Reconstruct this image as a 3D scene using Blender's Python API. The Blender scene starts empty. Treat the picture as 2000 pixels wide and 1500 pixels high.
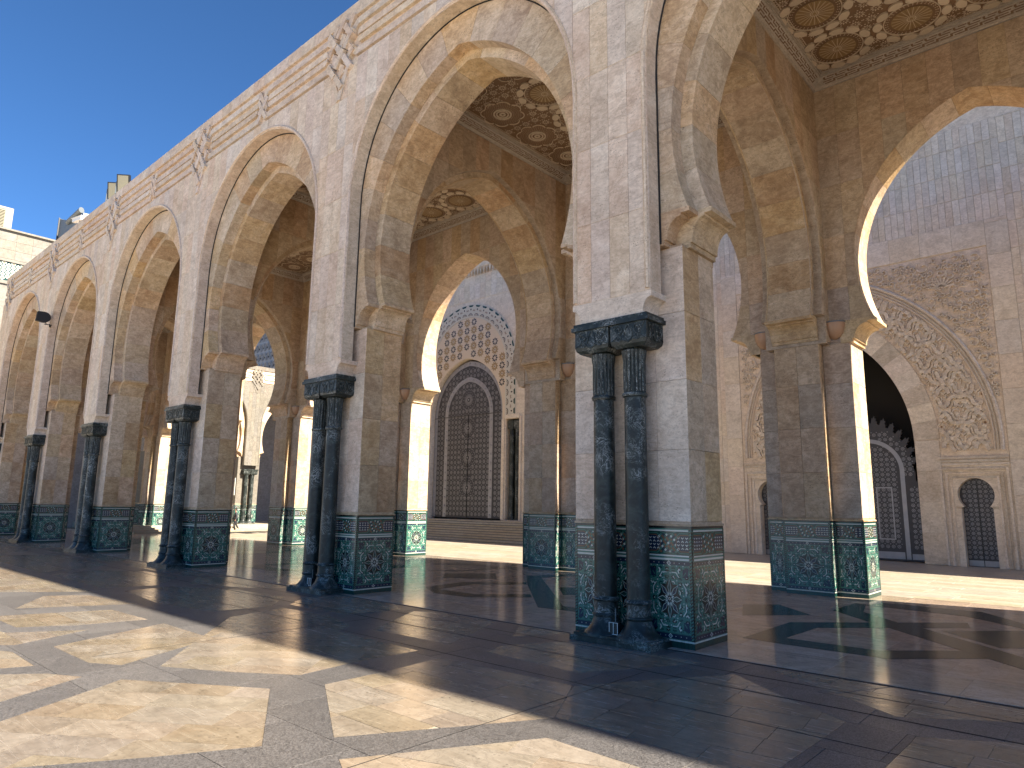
import bpy, math, random
from mathutils import Matrix, Vector
from mathutils.geometry import delaunay_2d_cdt
random.seed(7)
R = math.radians
scene = bpy.context.scene
COL = scene.collection
# ------------------------------------------------------------------ camera, sky, sun, exposure
CAMP = (0.0, 0.0, 2.3936)
PITCH, YAW, ROLL = 0.17322, 0.73264, 0.01304
cam = bpy.data.cameras.new("camera")
cam.sensor_width = 36.0
cam.lens = 36.0 * 1340.97 / 2000.0
cam.clip_end = 2000.0
camo = bpy.data.objects.new("camera", cam)
COL.objects.link(camo)
_f = Vector((-math.sin(YAW) * math.cos(PITCH), math.cos(YAW) * math.cos(PITCH), math.sin(PITCH)))
_r = Vector((math.cos(YAW), math.sin(YAW), 0.0))
_u = _r.cross(_f)
_r2 = _r * math.cos(ROLL) + _u * math.sin(ROLL)
_u2 = -_r * math.sin(ROLL) + _u * math.cos(ROLL)
camo.matrix_world = Matrix(((_r2.x, _u2.x, -_f.x, CAMP[0]), (_r2.y, _u2.y, -_f.y, CAMP[1]),
                            (_r2.z, _u2.z, -_f.z, CAMP[2]), (0, 0, 0, 1)))
scene.camera = camo
SUN = Vector((1.25, 0.24, 1.0)).normalized()
world = bpy.data.worlds.new("World")
scene.world = world
world.use_nodes = True
wn = world.node_tree.nodes
sky = wn.new("ShaderNodeTexSky")
sky.sky_type = 'NISHITA'
sky.sun_disc = False
sky.sun_elevation = math.asin(SUN.z)
sky.sun_rotation = math.atan2(SUN.x, SUN.y)
sky.air_density = 0.62
sky.dust_density = 0.0
sky.ozone_density = 4.0
mx = wn.new("ShaderNodeMix")
mx.data_type = 'RGBA'
mx.blend_type = 'MULTIPLY'
mx.inputs[0].default_value = 1.0
mx.inputs[7].default_value = (0.58, 0.88, 1.06, 1.0)
world.node_tree.links.new(sky.outputs[0], mx.inputs[6])
world.node_tree.links.new(mx.outputs[2], wn["Background"].inputs[0])
wn["Background"].inputs[1].default_value = 0.055
sd = bpy.data.lights.new("sun", 'SUN')
sd.energy = 4.5
sd.angle = R(0.53)
sd.color = (1.0, 0.91, 0.77)
so = bpy.data.objects.new("sun", sd)
COL.objects.link(so)
so.location = (60, 12, 60)
so.rotation_euler = SUN.to_track_quat('Z', 'Y').to_euler()
vs = scene.view_settings
vs.view_transform = 'Standard'
vs.look = 'None'
vs.exposure = 2.02
vs.gamma = 1.0
vs.use_curve_mapping = False


def inview(p):
    d = Vector(p) - Vector(CAMP)
    z = d.dot(_f)
    if z < 0.3:
        return False, d.length
    x = d.dot(_r2) / z
    y = d.dot(_u2) / z
    return abs(x) < 0.80 and abs(y) < 0.60, d.length


# ------------------------------------------------------------------ materials
class NT:
    def __init__(self, name):
        self.m = bpy.data.materials.new(name)
        self.m.use_nodes = True
        self.n = self.m.node_tree.nodes
        self.l = self.m.node_tree.links
        self.b = self.n["Principled BSDF"]

    def add(self, t, **k):
        nd = self.n.new(t)
        for a, v in k.items():
            if a[0] == '_':
                nd.inputs[int(a[1:]) if a[1:].isdigit() else a[1:]].default_value = v
            else:
                setattr(nd, a, v)
        return nd

    def math(self, op, a, b=None):
        nd = self.n.new("ShaderNodeMath")
        nd.operation = op
        for i, v in enumerate((a, b)):
            if v is None:
                continue
            if isinstance(v, (int, float)):
                nd.inputs[i].default_value = v
            else:
                self.l.new(v, nd.inputs[i])
        return nd.outputs[0]

    def mix(self, f, a, b, mode='MIX'):
        nd = self.n.new("ShaderNodeMix")
        nd.data_type = 'RGBA'
        nd.blend_type = mode
        for i, v in ((0, f), (6, a), (7, b)):
            if isinstance(v, (int, float)):
                nd.inputs[i].default_value = v
            elif isinstance(v, tuple):
                nd.inputs[i].default_value = v + (1.0,) if len(v) == 3 else v
            else:
                self.l.new(v, nd.inputs[i])
        return nd.outputs[2]

    def ramp(self, fac, stops):
        nd = self.n.new("ShaderNodeValToRGB")
        cr = nd.color_ramp
        while len(cr.elements) < len(stops):
            cr.elements.new(0.5)
        for e, (p, c) in zip(cr.elements, stops):
            e.position = p
            e.color = (c + (1.0,)) if isinstance(c, tuple) else (c, c, c, 1)
        self.l.new(fac, nd.inputs[0])
        return nd.outputs[0]

    def slabcoord(self, amp=40.0):
        geo = self.n.new("ShaderNodeNewGeometry")
        oi = self.n.new("ShaderNodeObjectInfo")
        rnd = self.math('FRACT', self.math('ADD', geo.outputs["Random Per Island"], oi.outputs["Random"]))
        cv = self.n.new("ShaderNodeCombineXYZ")
        self.l.new(self.math('MULTIPLY', rnd, amp), cv.inputs[0])
        self.l.new(self.math('MULTIPLY', rnd, amp * 2.3), cv.inputs[1])
        self.l.new(self.math('MULTIPLY', rnd, amp * 1.7), cv.inputs[2])
        va = self.n.new("ShaderNodeVectorMath")
        self.l.new(geo.outputs["Position"], va.inputs[0])
        self.l.new(cv.outputs[0], va.inputs[1])
        return va.outputs[0], rnd, geo.outputs["Position"]

    def noise(self, vec, scale, detail=5.0, rough=0.55, dist=0.0, sc=None):
        if sc:
            mp = self.n.new("ShaderNodeVectorMath")
            mp.operation = 'MULTIPLY'
            self.l.new(vec, mp.inputs[0])
            mp.inputs[1].default_value = sc
            vec = mp.outputs[0]
        nd = self.add("ShaderNodeTexNoise", _Scale=scale, _Detail=detail, _Roughness=rough, _Distortion=dist)
        self.l.new(vec, nd.inputs["Vector"])
        return nd.outputs["Fac"]

    def bump(self, h, strength, dist=0.01):
        nd = self.add("ShaderNodeBump", _Strength=strength, _Distance=dist)
        self.l.new(h, nd.inputs["Height"])
        self.l.new(nd.outputs[0], self.b.inputs["Normal"])


def plain(name, col, rough=0.5, metal=0.0, emit=None):
    t = NT(name)
    t.b.inputs["Base Color"].default_value = col + (1,)
    t.b.inputs["Roughness"].default_value = rough
    t.b.inputs["Metallic"].default_value = metal
    return t.m


def stone(name, dark, mid, light, rough=(0.5, 0.7), pits=0.8, stain=0.5, vein=(1, 1, 3.2), tint=0.16, bump=0.35, vscale=1.0, mott=1.0):
    t = NT(name)
    vec, rnd, pos = t.slabcoord()
    n1 = t.noise(vec, 1.3 * vscale, 7, 0.62, 1.1)
    n2 = t.noise(vec, 2.6 * vscale, 6, 0.65, 1.6, sc=vein)
    f = t.math('ADD', t.math('MULTIPLY', n1, 0.55), t.math('MULTIPLY', n2, 0.45))
    c = t.ramp(f, [(0.38, dark), (0.5, mid), (0.61, light)])
    # mottling
    mo = t.noise(vec, 7.0, 8, 0.72, 0.8)
    c = t.mix(t.math('MULTIPLY', t.ramp(mo, [(0.36, 1.0), (0.52, 0.0)]), 0.45 * mott), c, tuple(x * 0.62 for x in dark))
    c = t.mix(t.math('MULTIPLY', t.ramp(mo, [(0.52, 0.0), (0.68, 1.0)]), 0.35 * mott), c, tuple(min(1, x * 1.12) for x in light))
    # fine grain
    g = t.noise(vec, 46.0, 4, 0.7)
    c = t.mix(t.math('MULTIPLY', t.ramp(g, [(0.35, 1.0), (0.62, 0.0)]), 0.28), c, dark)
    # travertine pits: stretched cells, in patches
    mp = t.n.new("ShaderNodeVectorMath")
    mp.operation = 'MULTIPLY'
    t.l.new(vec, mp.inputs[0])
    mp.inputs[1].default_value = (1.0, 1.0, 1.7)
    vo = t.add("ShaderNodeTexVoronoi", _Scale=17.0, _Randomness=1.0)
    t.l.new(mp.outputs[0], vo.inputs["Vector"])
    pm = t.ramp(t.noise(vec, 1.7, 4, 0.7, 0.4), [(0.42, 0.0), (0.60, 1.0)])
    pm = t.math('MULTIPLY', pm, t.ramp(t.noise(vec, 9.0, 2), [(0.4, 0.15), (0.6, 1.0)]))
    pit = t.math('MULTIPLY', t.ramp(vo.outputs["Distance"], [(0.14, 1.0), (0.34, 0.0)]), pm)
    c = t.mix(t.math('MULTIPLY', pit, pits), c, tuple(x * 0.28 for x in dark))
    # thin cracks / veins
    rv = t.noise(vec, 1.1, 8, 0.72, 2.2, sc=(1, 1, 2.0))
    vn = t.ramp(t.math('ABSOLUTE', t.math('SUBTRACT', rv, 0.5)), [(0.0, 1.0), (0.018, 0.0)])
    c = t.mix(t.math('MULTIPLY', vn, 0.5), c, tuple(x * 0.55 for x in dark))
    # rain-wash stains that run across the joints
    if stain:
        s = t.noise(pos, 0.42, 6, 0.7, 0.8, sc=(1, 1, 0.45))
        c = t.mix(t.math('MULTIPLY', t.ramp(s, [(0.52, 0.0), (0.72, 1.0)]), stain), c, (0.31, 0.155, 0.055))
        s2 = t.noise(pos, 0.9, 7, 0.75, 1.5)
        c = t.mix(t.math('MULTIPLY', t.ramp(s2, [(0.58, 0.0), (0.74, 1.0)]), stain * 0.75), c, (0.10, 0.075, 0.055))
    # slab to slab differences
    hv = t.add("ShaderNodeHueSaturation")
    t.l.new(c, hv.inputs["Color"])
    t.l.new(t.math('ADD', t.math('MULTIPLY', rnd, 2 * tint), 1.0 - tint), hv.inputs["Value"])
    r2 = t.math('FRACT', t.math('MULTIPLY', rnd, 17.3))
    t.l.new(t.math('ADD', t.math('MULTIPLY', r2, 0.014), 0.493), hv.inputs["Hue"])
    t.l.new(t.math('ADD', t.math('MULTIPLY', t.math('FRACT', t.math('MULTIPLY', rnd, 7.7)), 0.35), 0.75), hv.inputs["Saturation"])
    t.l.new(hv.outputs[0], t.b.inputs["Base Color"])
    t.l.new(t.math('ADD', t.math('MULTIPLY', n2, rough[1] - rough[0]), rough[0]), t.b.inputs["Roughness"])
    h = t.math('SUBTRACT', t.math('MULTIPLY', g, 0.25), pit)
    t.bump(h, bump, 0.01)
    return t.m


M = {}
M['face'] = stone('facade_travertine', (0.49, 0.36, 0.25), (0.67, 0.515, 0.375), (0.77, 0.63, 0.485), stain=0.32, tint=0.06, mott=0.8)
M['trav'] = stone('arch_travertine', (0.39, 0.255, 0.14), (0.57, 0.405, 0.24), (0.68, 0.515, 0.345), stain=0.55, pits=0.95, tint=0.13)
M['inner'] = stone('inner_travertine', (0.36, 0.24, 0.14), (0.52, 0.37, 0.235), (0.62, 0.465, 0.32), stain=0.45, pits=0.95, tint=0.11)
M['mosque'] = stone('mosque_travertine', (0.53, 0.435, 0.335), (0.68, 0.575, 0.455), (0.76, 0.66, 0.54), stain=0.15, pits=0.35, tint=0.08, mott=0.7)
M['carve'] = stone('carved_stone', (0.48, 0.39, 0.29), (0.62, 0.52, 0.405), (0.70, 0.60, 0.485), stain=0.2, pits=0.3)
M['pale2'] = stone('toned_down_pale_stone', (0.13, 0.11, 0.085), (0.18, 0.157, 0.122), (0.22, 0.195, 0.155), stain=0.08, pits=0.2, tint=0.06)  # pale stone darkened to keep the sunlit far walls from clipping
M['hollow_shade'] = plain('carved_hollow_shade', (0.25, 0.15, 0.085), 0.9)
M['plaster'] = stone('cornice_stucco', (0.38, 0.31, 0.24), (0.50, 0.42, 0.33), (0.56, 0.48, 0.39), stain=0.1, pits=0.1, tint=0.05)


def pave(name, dark, mid, light, rmin, rmax, vein):
    return stone(name, dark, mid, light, rough=(rmin, rmax), pits=0.6, stain=0.12, vein=vein, tint=0.09, bump=0.06, vscale=0.8, mott=0.55)


M['grout'] = plain('cream_grout', (0.33, 0.29, 0.22), 0.8)
M['pave'] = pave('plaza_travertine', (0.19, 0.150, 0.105), (0.252, 0.204, 0.148), (0.302, 0.250, 0.187), 0.08, 0.40, (0.5, 3.0, 1))
M['polish'] = pave('polished_travertine', (0.33, 0.25, 0.18), (0.45, 0.35, 0.26), (0.54, 0.43, 0.33), 0.03, 0.22, (0.5, 3.2, 1))
M['court'] = pave('courtyard_travertine', (0.33, 0.27, 0.195), (0.42, 0.35, 0.255), (0.47, 0.405, 0.305), 0.3, 0.6, (0.4, 3.0, 1))


t_ = M['pave'].node_tree
bs_ = t_.nodes['Principled BSDF']
src_ = bs_.inputs['Base Color'].links[0].from_socket
geo_ = t_.nodes.new("ShaderNodeNewGeometry")
vo_ = t_.nodes.new("ShaderNodeTexVoronoi")
vo_.inputs['Scale'].default_value = 1.7
t_.links.new(geo_.outputs['Position'], vo_.inputs['Vector'])
rp_ = t_.nodes.new("ShaderNodeValToRGB")
rp_.color_ramp.elements[0].position, rp_.color_ramp.elements[1].position = 0.022, 0.036
rp_.color_ramp.elements[0].color, rp_.color_ramp.elements[1].color = (1, 1, 1, 1), (0, 0, 0, 1)
t_.links.new(vo_.outputs['Distance'], rp_.inputs[0])
mx_ = t_.nodes.new("ShaderNodeMix")
mx_.data_type = 'RGBA'
mx_.inputs[7].default_value = (0.045, 0.038, 0.03, 1)
t_.links.new(rp_.outputs[0], mx_.inputs[0])
t_.links.new(src_, mx_.inputs[6])
t_.links.new(mx_.outputs[2], bs_.inputs['Base Color'])
for k_ in ('polish',):
    M[k_].node_tree.nodes['Principled BSDF'].inputs['IOR'].default_value = 1.27


def granite(name, c0, c1, r0, r1):
    t = NT(name)
    vec, rnd, pos = t.slabcoord()
    vo = t.add("ShaderNodeTexVoronoi", _Scale=85.0)
    t.l.new(vec, vo.inputs["Vector"])
    n = t.noise(vec, 150.0, 2, 0.6)
    s = t.math('ADD', t.math('MULTIPLY', vo.outputs["Color"], 0.55), t.math('MULTIPLY', n, 0.45))
    big = t.noise(pos, 0.8, 5, 0.6)
    c = t.ramp(s, [(0.22, tuple(x * 0.35 for x in c0)), (0.42, c0), (0.68, c1)])
    c = t.mix(t.math('MULTIPLY', t.ramp(big, [(0.4, 0.0), (0.7, 1.0)]), 0.35), c, tuple(x * 0.7 for x in c0))
    hv = t.add("ShaderNodeHueSaturation")
    t.l.new(c, hv.inputs["Color"])
    t.l.new(t.math('ADD', t.math('MULTIPLY', rnd, 0.3), 0.85), hv.inputs["Value"])
    t.l.new(hv.outputs[0], t.b.inputs["Base Color"])
    t.l.new(t.math('ADD', t.math('MULTIPLY', big, r1 - r0), r0), t.b.inputs["Roughness"])
    t.bump(n, 0.15, 0.004)
    return t.m


M['granite'] = granite('grey_granite', (0.082, 0.076, 0.073), (0.19, 0.177, 0.168), 0.3, 0.55)
M['darkband'] = granite('dark_polished_granite', (0.030, 0.028, 0.023), (0.060, 0.055, 0.045), 0.02, 0.17)


M['darkband'].node_tree.nodes['Principled BSDF'].inputs['IOR'].default_value = 1.27


def marble(name):
    t = NT(name)
    vec, rnd, pos = t.slabcoord(12.0)
    n = t.noise(vec, 3.0, 8, 0.65, 1.2)
    c = t.ramp(n, [(0.3, (0.007, 0.009, 0.008)), (0.5, (0.015, 0.020, 0.018)), (0.7, (0.040, 0.050, 0.044))])
    m = t.ramp(t.noise(vec, 1.6, 4, 0.6, 0.6), [(0.46, 0.0), (0.66, 1.0)])
    v1 = t.noise(vec, 3.6, 7, 0.7, 2.6)
    v = t.ramp(t.math('ABSOLUTE', t.math('SUBTRACT', v1, 0.5)), [(0.0, 1.0), (0.03, 0.0)])
    v2 = t.noise(vec, 9.0, 6, 0.7, 2.0)
    vb = t.ramp(t.math('ABSOLUTE', t.math('SUBTRACT', v2, 0.5)), [(0.0, 1.0), (0.03, 0.0)])
    c = t.mix(t.math('MULTIPLY', t.math('MULTIPLY', v, m), 0.85), c, (0.48, 0.50, 0.48))
    c = t.mix(t.math('MULTIPLY', t.math('MULTIPLY', vb, m), 0.28), c, (0.30, 0.33, 0.30))
    t.l.new(c, t.b.inputs["Base Color"])
    t.l.new(t.math('ADD', t.math('MULTIPLY', n, 0.3), 0.27), t.b.inputs["Roughness"])
    t.b.inputs['Specular IOR Level'].default_value = 0.35
    t.bump(t.noise(vec, 14.0, 4), 0.2, 0.01)
    return t.m


M['marble'] = marble('dark_green_marble')


def glaze(name, col, var=0.35, rough=0.22):
    t = NT(name)
    vec, rnd, pos = t.slabcoord(9.0)
    n = t.noise(vec, 14.0, 3, 0.6)
    v = t.math('ADD', t.math('MULTIPLY', n, var), t.math('MULTIPLY', rnd, var))
    t.l.new(t.mix(v, tuple(min(1, x * 0.75) for x in col), tuple(min(1, x * 1.3) for x in col)), t.b.inputs["Base Color"])
    t.b.inputs["Roughness"].default_value = rough
    t.bump(n, 0.08, 0.003)
    return t.m


ZC = [('zellige_dark_green', (0.010, 0.050, 0.040)), ('zellige_green', (0.050, 0.165, 0.125)), ('zellige_white', (0.58, 0.58, 0.50)),
      ('zellige_navy', (0.011, 0.022, 0.048)), ('zellige_black', (0.008, 0.011, 0.012)), ('zellige_brown', (0.17, 0.075, 0.035))]
ZM = [glaze(n, c) for n, c in ZC]
DG, GR, WH, NV, BK, BR = range(6)


def bronze(name, col, rough):
    t = NT(name)
    vec, rnd, pos = t.slabcoord(5.0)
    n = t.noise(pos, 3.0, 5, 0.6)
    t.l.new(t.mix(n, tuple(x * 0.7 for x in col), tuple(x * 1.3 for x in col)), t.b.inputs["Base Color"])
    t.b.inputs["Metallic"].default_value = 0.55
    t.l.new(t.math('ADD', t.math('MULTIPLY', n, 0.2), rough), t.b.inputs["Roughness"])
    return t.m


M['bronze_dark'] = bronze('door_dark_bronze', (0.062, 0.062, 0.070), 0.4)
M['bronze'] = bronze('door_bronze', (0.33, 0.33, 0.345), 0.32)
M['titan'] = bronze('door_titanium', (0.30, 0.30, 0.32), 0.32)
M['wood'] = glaze('ceiling_brown', (0.22, 0.125, 0.062), 0.3, 0.6)
M['cream'] = glaze('ceiling_cream', (0.68, 0.55, 0.40), 0.25, 0.6)
M['cream2'] = glaze('ring_cream', (0.60, 0.55, 0.45), 0.2, 0.6)
M['gold'] = glaze('ceiling_gold', (0.33, 0.21, 0.085), 0.3, 0.45)
M['tyellow'] = glaze('tympanum_gold', (0.33, 0.19, 0.065), 0.3, 0.4)
M['black'] = plain('black_metal', (0.012, 0.012, 0.013), 0.45)
M['joint'] = plain('dark_joint', (0.018, 0.015, 0.013), 0.9)
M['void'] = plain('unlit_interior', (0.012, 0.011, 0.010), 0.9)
M['greymetal'] = plain('grey_metal', (0.16, 0.18, 0.19), 0.5, 0.3)
M['white'] = plain('white_paint', (0.72, 0.71, 0.68), 0.5)
M['glass'] = plain('lamp_glass', (0.17, 0.155, 0.11), 0.25)
M['bowl'] = glaze('sconce_alabaster', (0.50, 0.29, 0.17), 0.25, 0.4)
M['signface'] = plain('sign_face', (0.50, 0.48, 0.43), 0.6)
M['vent'] = plain('vent_cream', (0.30, 0.27, 0.19), 0.7)
M['towergrey'] = stone('tower_stone', (0.22, 0.21, 0.21), (0.30, 0.29, 0.29), (0.36, 0.35, 0.35), stain=0.1, pits=0.2)
M['pale'] = stone('pale_bounce_ground', (0.50, 0.42, 0.31), (0.65, 0.55, 0.42), (0.73, 0.63, 0.49), stain=0.08, pits=0.2, tint=0.06)


# ------------------------------------------------------------------ geometry helpers
class MB:
    def __init__(self):
        self.v, self.f, self.mi = [], [], []

    def face(self, pts, mi=0):
        b = len(self.v)
        self.v += [tuple(p) for p in pts]
        self.f.append(tuple(range(b, b + len(pts))))
        self.mi.append(mi)

    def prism(self, pts, d, mi=0, back=True):
        """pts: list of 3D points (outline of the outer face), d: 3D vector to the inner face"""
        n = len(pts)
        b = len(self.v)
        d = Vector(d)
        self.v += [tuple(p) for p in pts] + [tuple(Vector(p) + d) for p in pts]
        self.f.append(tuple(range(b, b + n)))
        self.mi.append(mi)
        if back:
            self.f.append(tuple(range(b + 2 * n - 1, b + n - 1, -1)))
            self.mi.append(mi)
        for i in range(n):
            j = (i + 1) % n
            self.f.append((b + i, b + n + i, b + n + j, b + j))
            self.mi.append(mi)

    def box(self, x0, x1, y0, y1, z0, z1, mi=0):
        self.prism([(x0, y0, z1), (x1, y0, z1), (x1, y1, z1), (x0, y1, z1)], (0, 0, z0 - z1), mi)

    def lathe(self, prof, c=(0, 0), n=20, mi=0, a0=0.0, a1=2 * math.pi, sx=1.0, sy=1.0):
        full = abs(a1 - a0 - 2 * math.pi) < 1e-6
        m = n if full else n + 1
        b = len(self.v)
        for r, z in prof:
            for i in range(m):
                a = a0 + (a1 - a0) * i / n
                self.v.append((c[0] + r * sx * math.cos(a), c[1] + r * sy * math.sin(a), z))
        for k in range(len(prof) - 1):
            for i in range(n):
                j = (i + 1) % m
                self.f.append((b + k * m + i, b + k * m + j, b + (k + 1) * m + j, b + (k + 1) * m + i))
                self.mi.append(mi)

    def tube(self, pts, r, n=8, mi=0):
        pts = [Vector(p) for p in pts]
        b = len(self.v)
        for i, p in enumerate(pts):
            t = (pts[min(i + 1, len(pts) - 1)] - pts[max(i - 1, 0)]).normalized()
            a = t.orthogonal().normalized() if i == 0 else (a - t * a.dot(t)).normalized()
            c = t.cross(a)
            for k in range(n):
                g = 2 * math.pi * k / n
                self.v.append(tuple(p + r * (a * math.cos(g) + c * math.sin(g))))
        for i in range(len(pts) - 1):
            for k in range(n):
                j = (k + 1) % n
                self.f.append((b + i * n + k, b + i * n + j, b + (i + 1) * n + j, b + (i + 1) * n + k))
                self.mi.append(mi)
        self.f.append(tuple(range(b + n - 1, b - 1, -1)))
        self.mi.append(mi)
        e = b + (len(pts) - 1) * n
        self.f.append(tuple(range(e, e + n)))
        self.mi.append(mi)

    def mesh(self, name, mats, smooth=False):
        me = bpy.data.meshes.new(name)
        me.from_pydata(self.v, [], self.f)
        for m in (mats if isinstance(mats, (list, tuple)) else [mats]):
            me.materials.append(m)
        if len(me.materials) > 1:
            me.polygons.foreach_set('material_index', self.mi)
        if smooth:
            me.polygons.foreach_set('use_smooth', [True] * len(self.f))
            try:
                me.set_sharp_from_angle(angle=R(38))
            except Exception:
                pass
        me.update()
        return me

    def build(self, name, mats, parent=None, smooth=False, kind=None):
        return link(name, self.mesh(name, mats, smooth), parent, kind=kind)


def link(name, me, parent=None, mat=None, kind=None):
    o = bpy.data.objects.new(name, me)
    COL.objects.link(o)
    if parent is not None:
        o.parent = parent
    if mat is not None:
        o.matrix_basis = mat
    if kind:
        o['kind'] = kind
    return o


def tag(o, label, cat, group=None):
    o['label'] = label
    o['category'] = cat
    if group:
        o['group'] = group
    return o


def thing(name, label, cat, loc=(0, 0, 0), rz=0.0, group=None, scale=1.0):
    o = bpy.data.objects.new(name, None)
    COL.objects.link(o)
    o.location = loc
    o.rotation_euler = (0, 0, rz)
    o.scale = (scale,) * 3
    return tag(o, label, cat, group)


def frame(o, U, V, N):
    return Matrix(((U[0], V[0], N[0], o[0]), (U[1], V[1], N[1], o[1]), (U[2], V[2], N[2], o[2]), (0, 0, 0, 1)))


def F_front(y, x=0, z=0):
    return frame((x, y, z), (1, 0, 0), (0, 0, 1), (0, -1, 0))


def F_back(y, x=0, z=0):
    return frame((x, y, z), (-1, 0, 0), (0, 0, 1), (0, 1, 0))


def F_px(x, y=0, z=0):
    return frame((x, y, z), (0, 1, 0), (0, 0, 1), (1, 0, 0))


def F_mx(x, y=0, z=0):
    return frame((x, y, z), (0, -1, 0), (0, 0, 1), (-1, 0, 0))


def F_up(x=0, y=0, z=0, rz=0.0):
    c, s = math.cos(rz), math.sin(rz)
    return frame((x, y, z), (c, s, 0), (-s, c, 0), (0, 0, 1))


def F_down(z, x=0, y=0):
    return frame((x, y, z), (1, 0, 0), (0, -1, 0), (0, 0, -1))


I4 = Matrix.Identity(4)


def area2(p):
    return 0.5 * sum(p[i][0] * p[(i + 1) % len(p)][1] - p[(i + 1) % len(p)][0] * p[i][1] for i in range(len(p)))


def cdt(polys):
    vs_, fs = [], []
    for p in polys:
        if area2(p) < 0:
            p = p[::-1]
        b = len(vs_)
        vs_ += [Vector(q) for q in p]
        fs.append(list(range(b, b + len(p))))
    return delaunay_2d_cdt(vs_, [], fs, 0, 1e-5, True)


def region(keep, drop=(), also=None):
    """triangles inside polygon `keep`, outside every polygon in `drop`, inside `also`"""
    polys = [keep] + list(drop) + ([also] if also else [])
    v, e, f, ov, oe, of = cdt(polys)
    nd = len(drop)
    out = []
    for tri, src in zip(f, of):
        if 0 in src and not any(1 <= s <= nd for s in src) and (also is None or (nd + 1) in src):
            out.append(tuple(tri))
    return [(p.x, p.y) for p in v], out


def add_region(mb, v2, tris, w1, w0, mi=0):
    """raise triangles from height w0 to w1, with side walls"""
    if not tris:
        return
    used = sorted({i for t in tris for i in t})
    idx = {i: k for k, i in enumerate(used)}
    b = len(mb.v)
    mb.v += [(v2[i][0], v2[i][1], w1) for i in used]
    mb.v += [(v2[i][0], v2[i][1], w0) for i in used]
    n = len(used)
    cnt = {}
    for t in tris:
        t = [idx[i] for i in t]
        mb.f.append(tuple(b + i for i in t))
        mb.mi.append(mi)
        for a, c in ((t[0], t[1]), (t[1], t[2]), (t[2], t[0])):
            cnt[(a, c)] = cnt.get((a, c), 0) + 1
    for (a, c) in cnt:
        if (c, a) not in cnt:
            mb.f.append((b + a, b + n + a, b + n + c, b + c))
            mb.mi.append(mi)


# pieces: laid one by one; the nearest in view become objects of their own, the rest one "stuff" part
PIECES = {}
RECT = {}


def piece(root, name, mat, fr, mb=None, rect=None, parent=None, c=None):
    """mb in frame coordinates, or rect=(u0,v0,u1,v1,w1,w0)"""
    if rect:
        u0, v0, u1, v1, w1, w0 = rect
        c = ((u0 + u1) / 2, (v0 + v1) / 2, w1)
    elif c is None:
        n = len(mb.v)
        c = tuple(sum(p[k] for p in mb.v) / n for k in range(3))
    PIECES.setdefault((root, name, mat), []).append((fr, mb, rect, parent, Vector(c)))


def flush_pieces(limit=290):
    counts = {}
    for (root, name, mat), L in PIECES.items():
        counts.setdefault((root, name), []).extend([(mat, x) for x in L])
    for (root, name), L in counts.items():
        rm = root.matrix_basis if root.type == 'EMPTY' else I4
        scored = []
        for mat, x in L:
            ok, d = inview(rm @ (x[0] @ x[4]))
            scored.append((0 if ok else 1, d, mat, x))
        scored.sort(key=lambda s: (s[0], s[1]))
        rest = {}
        for k, (vis, d, mat, (fr, mb, rect, parent, c)) in enumerate(scored):
            if vis == 0 and k < limit:
                if rect:
                    u0, v0, u1, v1, w1, w0 = rect
                    key = (name, mat.name, round(u1 - u0, 3), round(v1 - v0, 3), round(w1 - w0, 3))
                    if key not in RECT:
                        b = MB()
                        a, h = (u1 - u0) / 2, (v1 - v0) / 2
                        t = w1 - w0
                        e = min(0.006, a * 0.3, h * 0.3, t * 0.45)
                        # slightly eased edges
                        for z, i in ((0, e), (-e, 0), (-t, 0)):
                            b.v += [(-a + i, -h + i, z), (a - i, -h + i, z), (a - i, h - i, z), (-a + i, h - i, z)]
                        b.f = [(0, 1, 2, 3)] + [(4 * k + i, 4 * k + 4 + i, 4 * k + 4 + (i + 1) % 4, 4 * k + (i + 1) % 4) for k in (0, 1) for i in range(4)]
                        b.mi = [0] * len(b.f)
                        RECT[key] = b.mesh(name, mat)
                    me = RECT[key]
                    m = fr @ Matrix.Translation(((u0 + u1) / 2, (v0 + v1) / 2, w1))
                else:
                    b = MB()
                    b.v = [tuple(Vector(p) - c) for p in mb.v]
                    b.f, b.mi = mb.f, mb.mi
                    me = b.mesh(name, mat)
                    m = fr @ Matrix.Translation(c)
                link(name, me, parent or root, m)
            else:
                r = rest.setdefault(mat, MB())
                if rect:
                    u0, v0, u1, v1, w1, w0 = rect
                    q = MB()
                    q.prism([(u0, v0, w1), (u1, v0, w1), (u1, v1, w1), (u0, v1, w1)], (0, 0, w0 - w1), back=False)
                else:
                    q = mb
                b = len(r.v)
                r.v += [tuple(fr @ Vector(p)) for p in q.v]
                r.f += [tuple(i + b for i in f) for f in q.f]
                r.mi += [0] * len(q.f)
        for mat, r in rest.items():
            r.build('distant_' + name, mat, root, kind='stuff')


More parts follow.
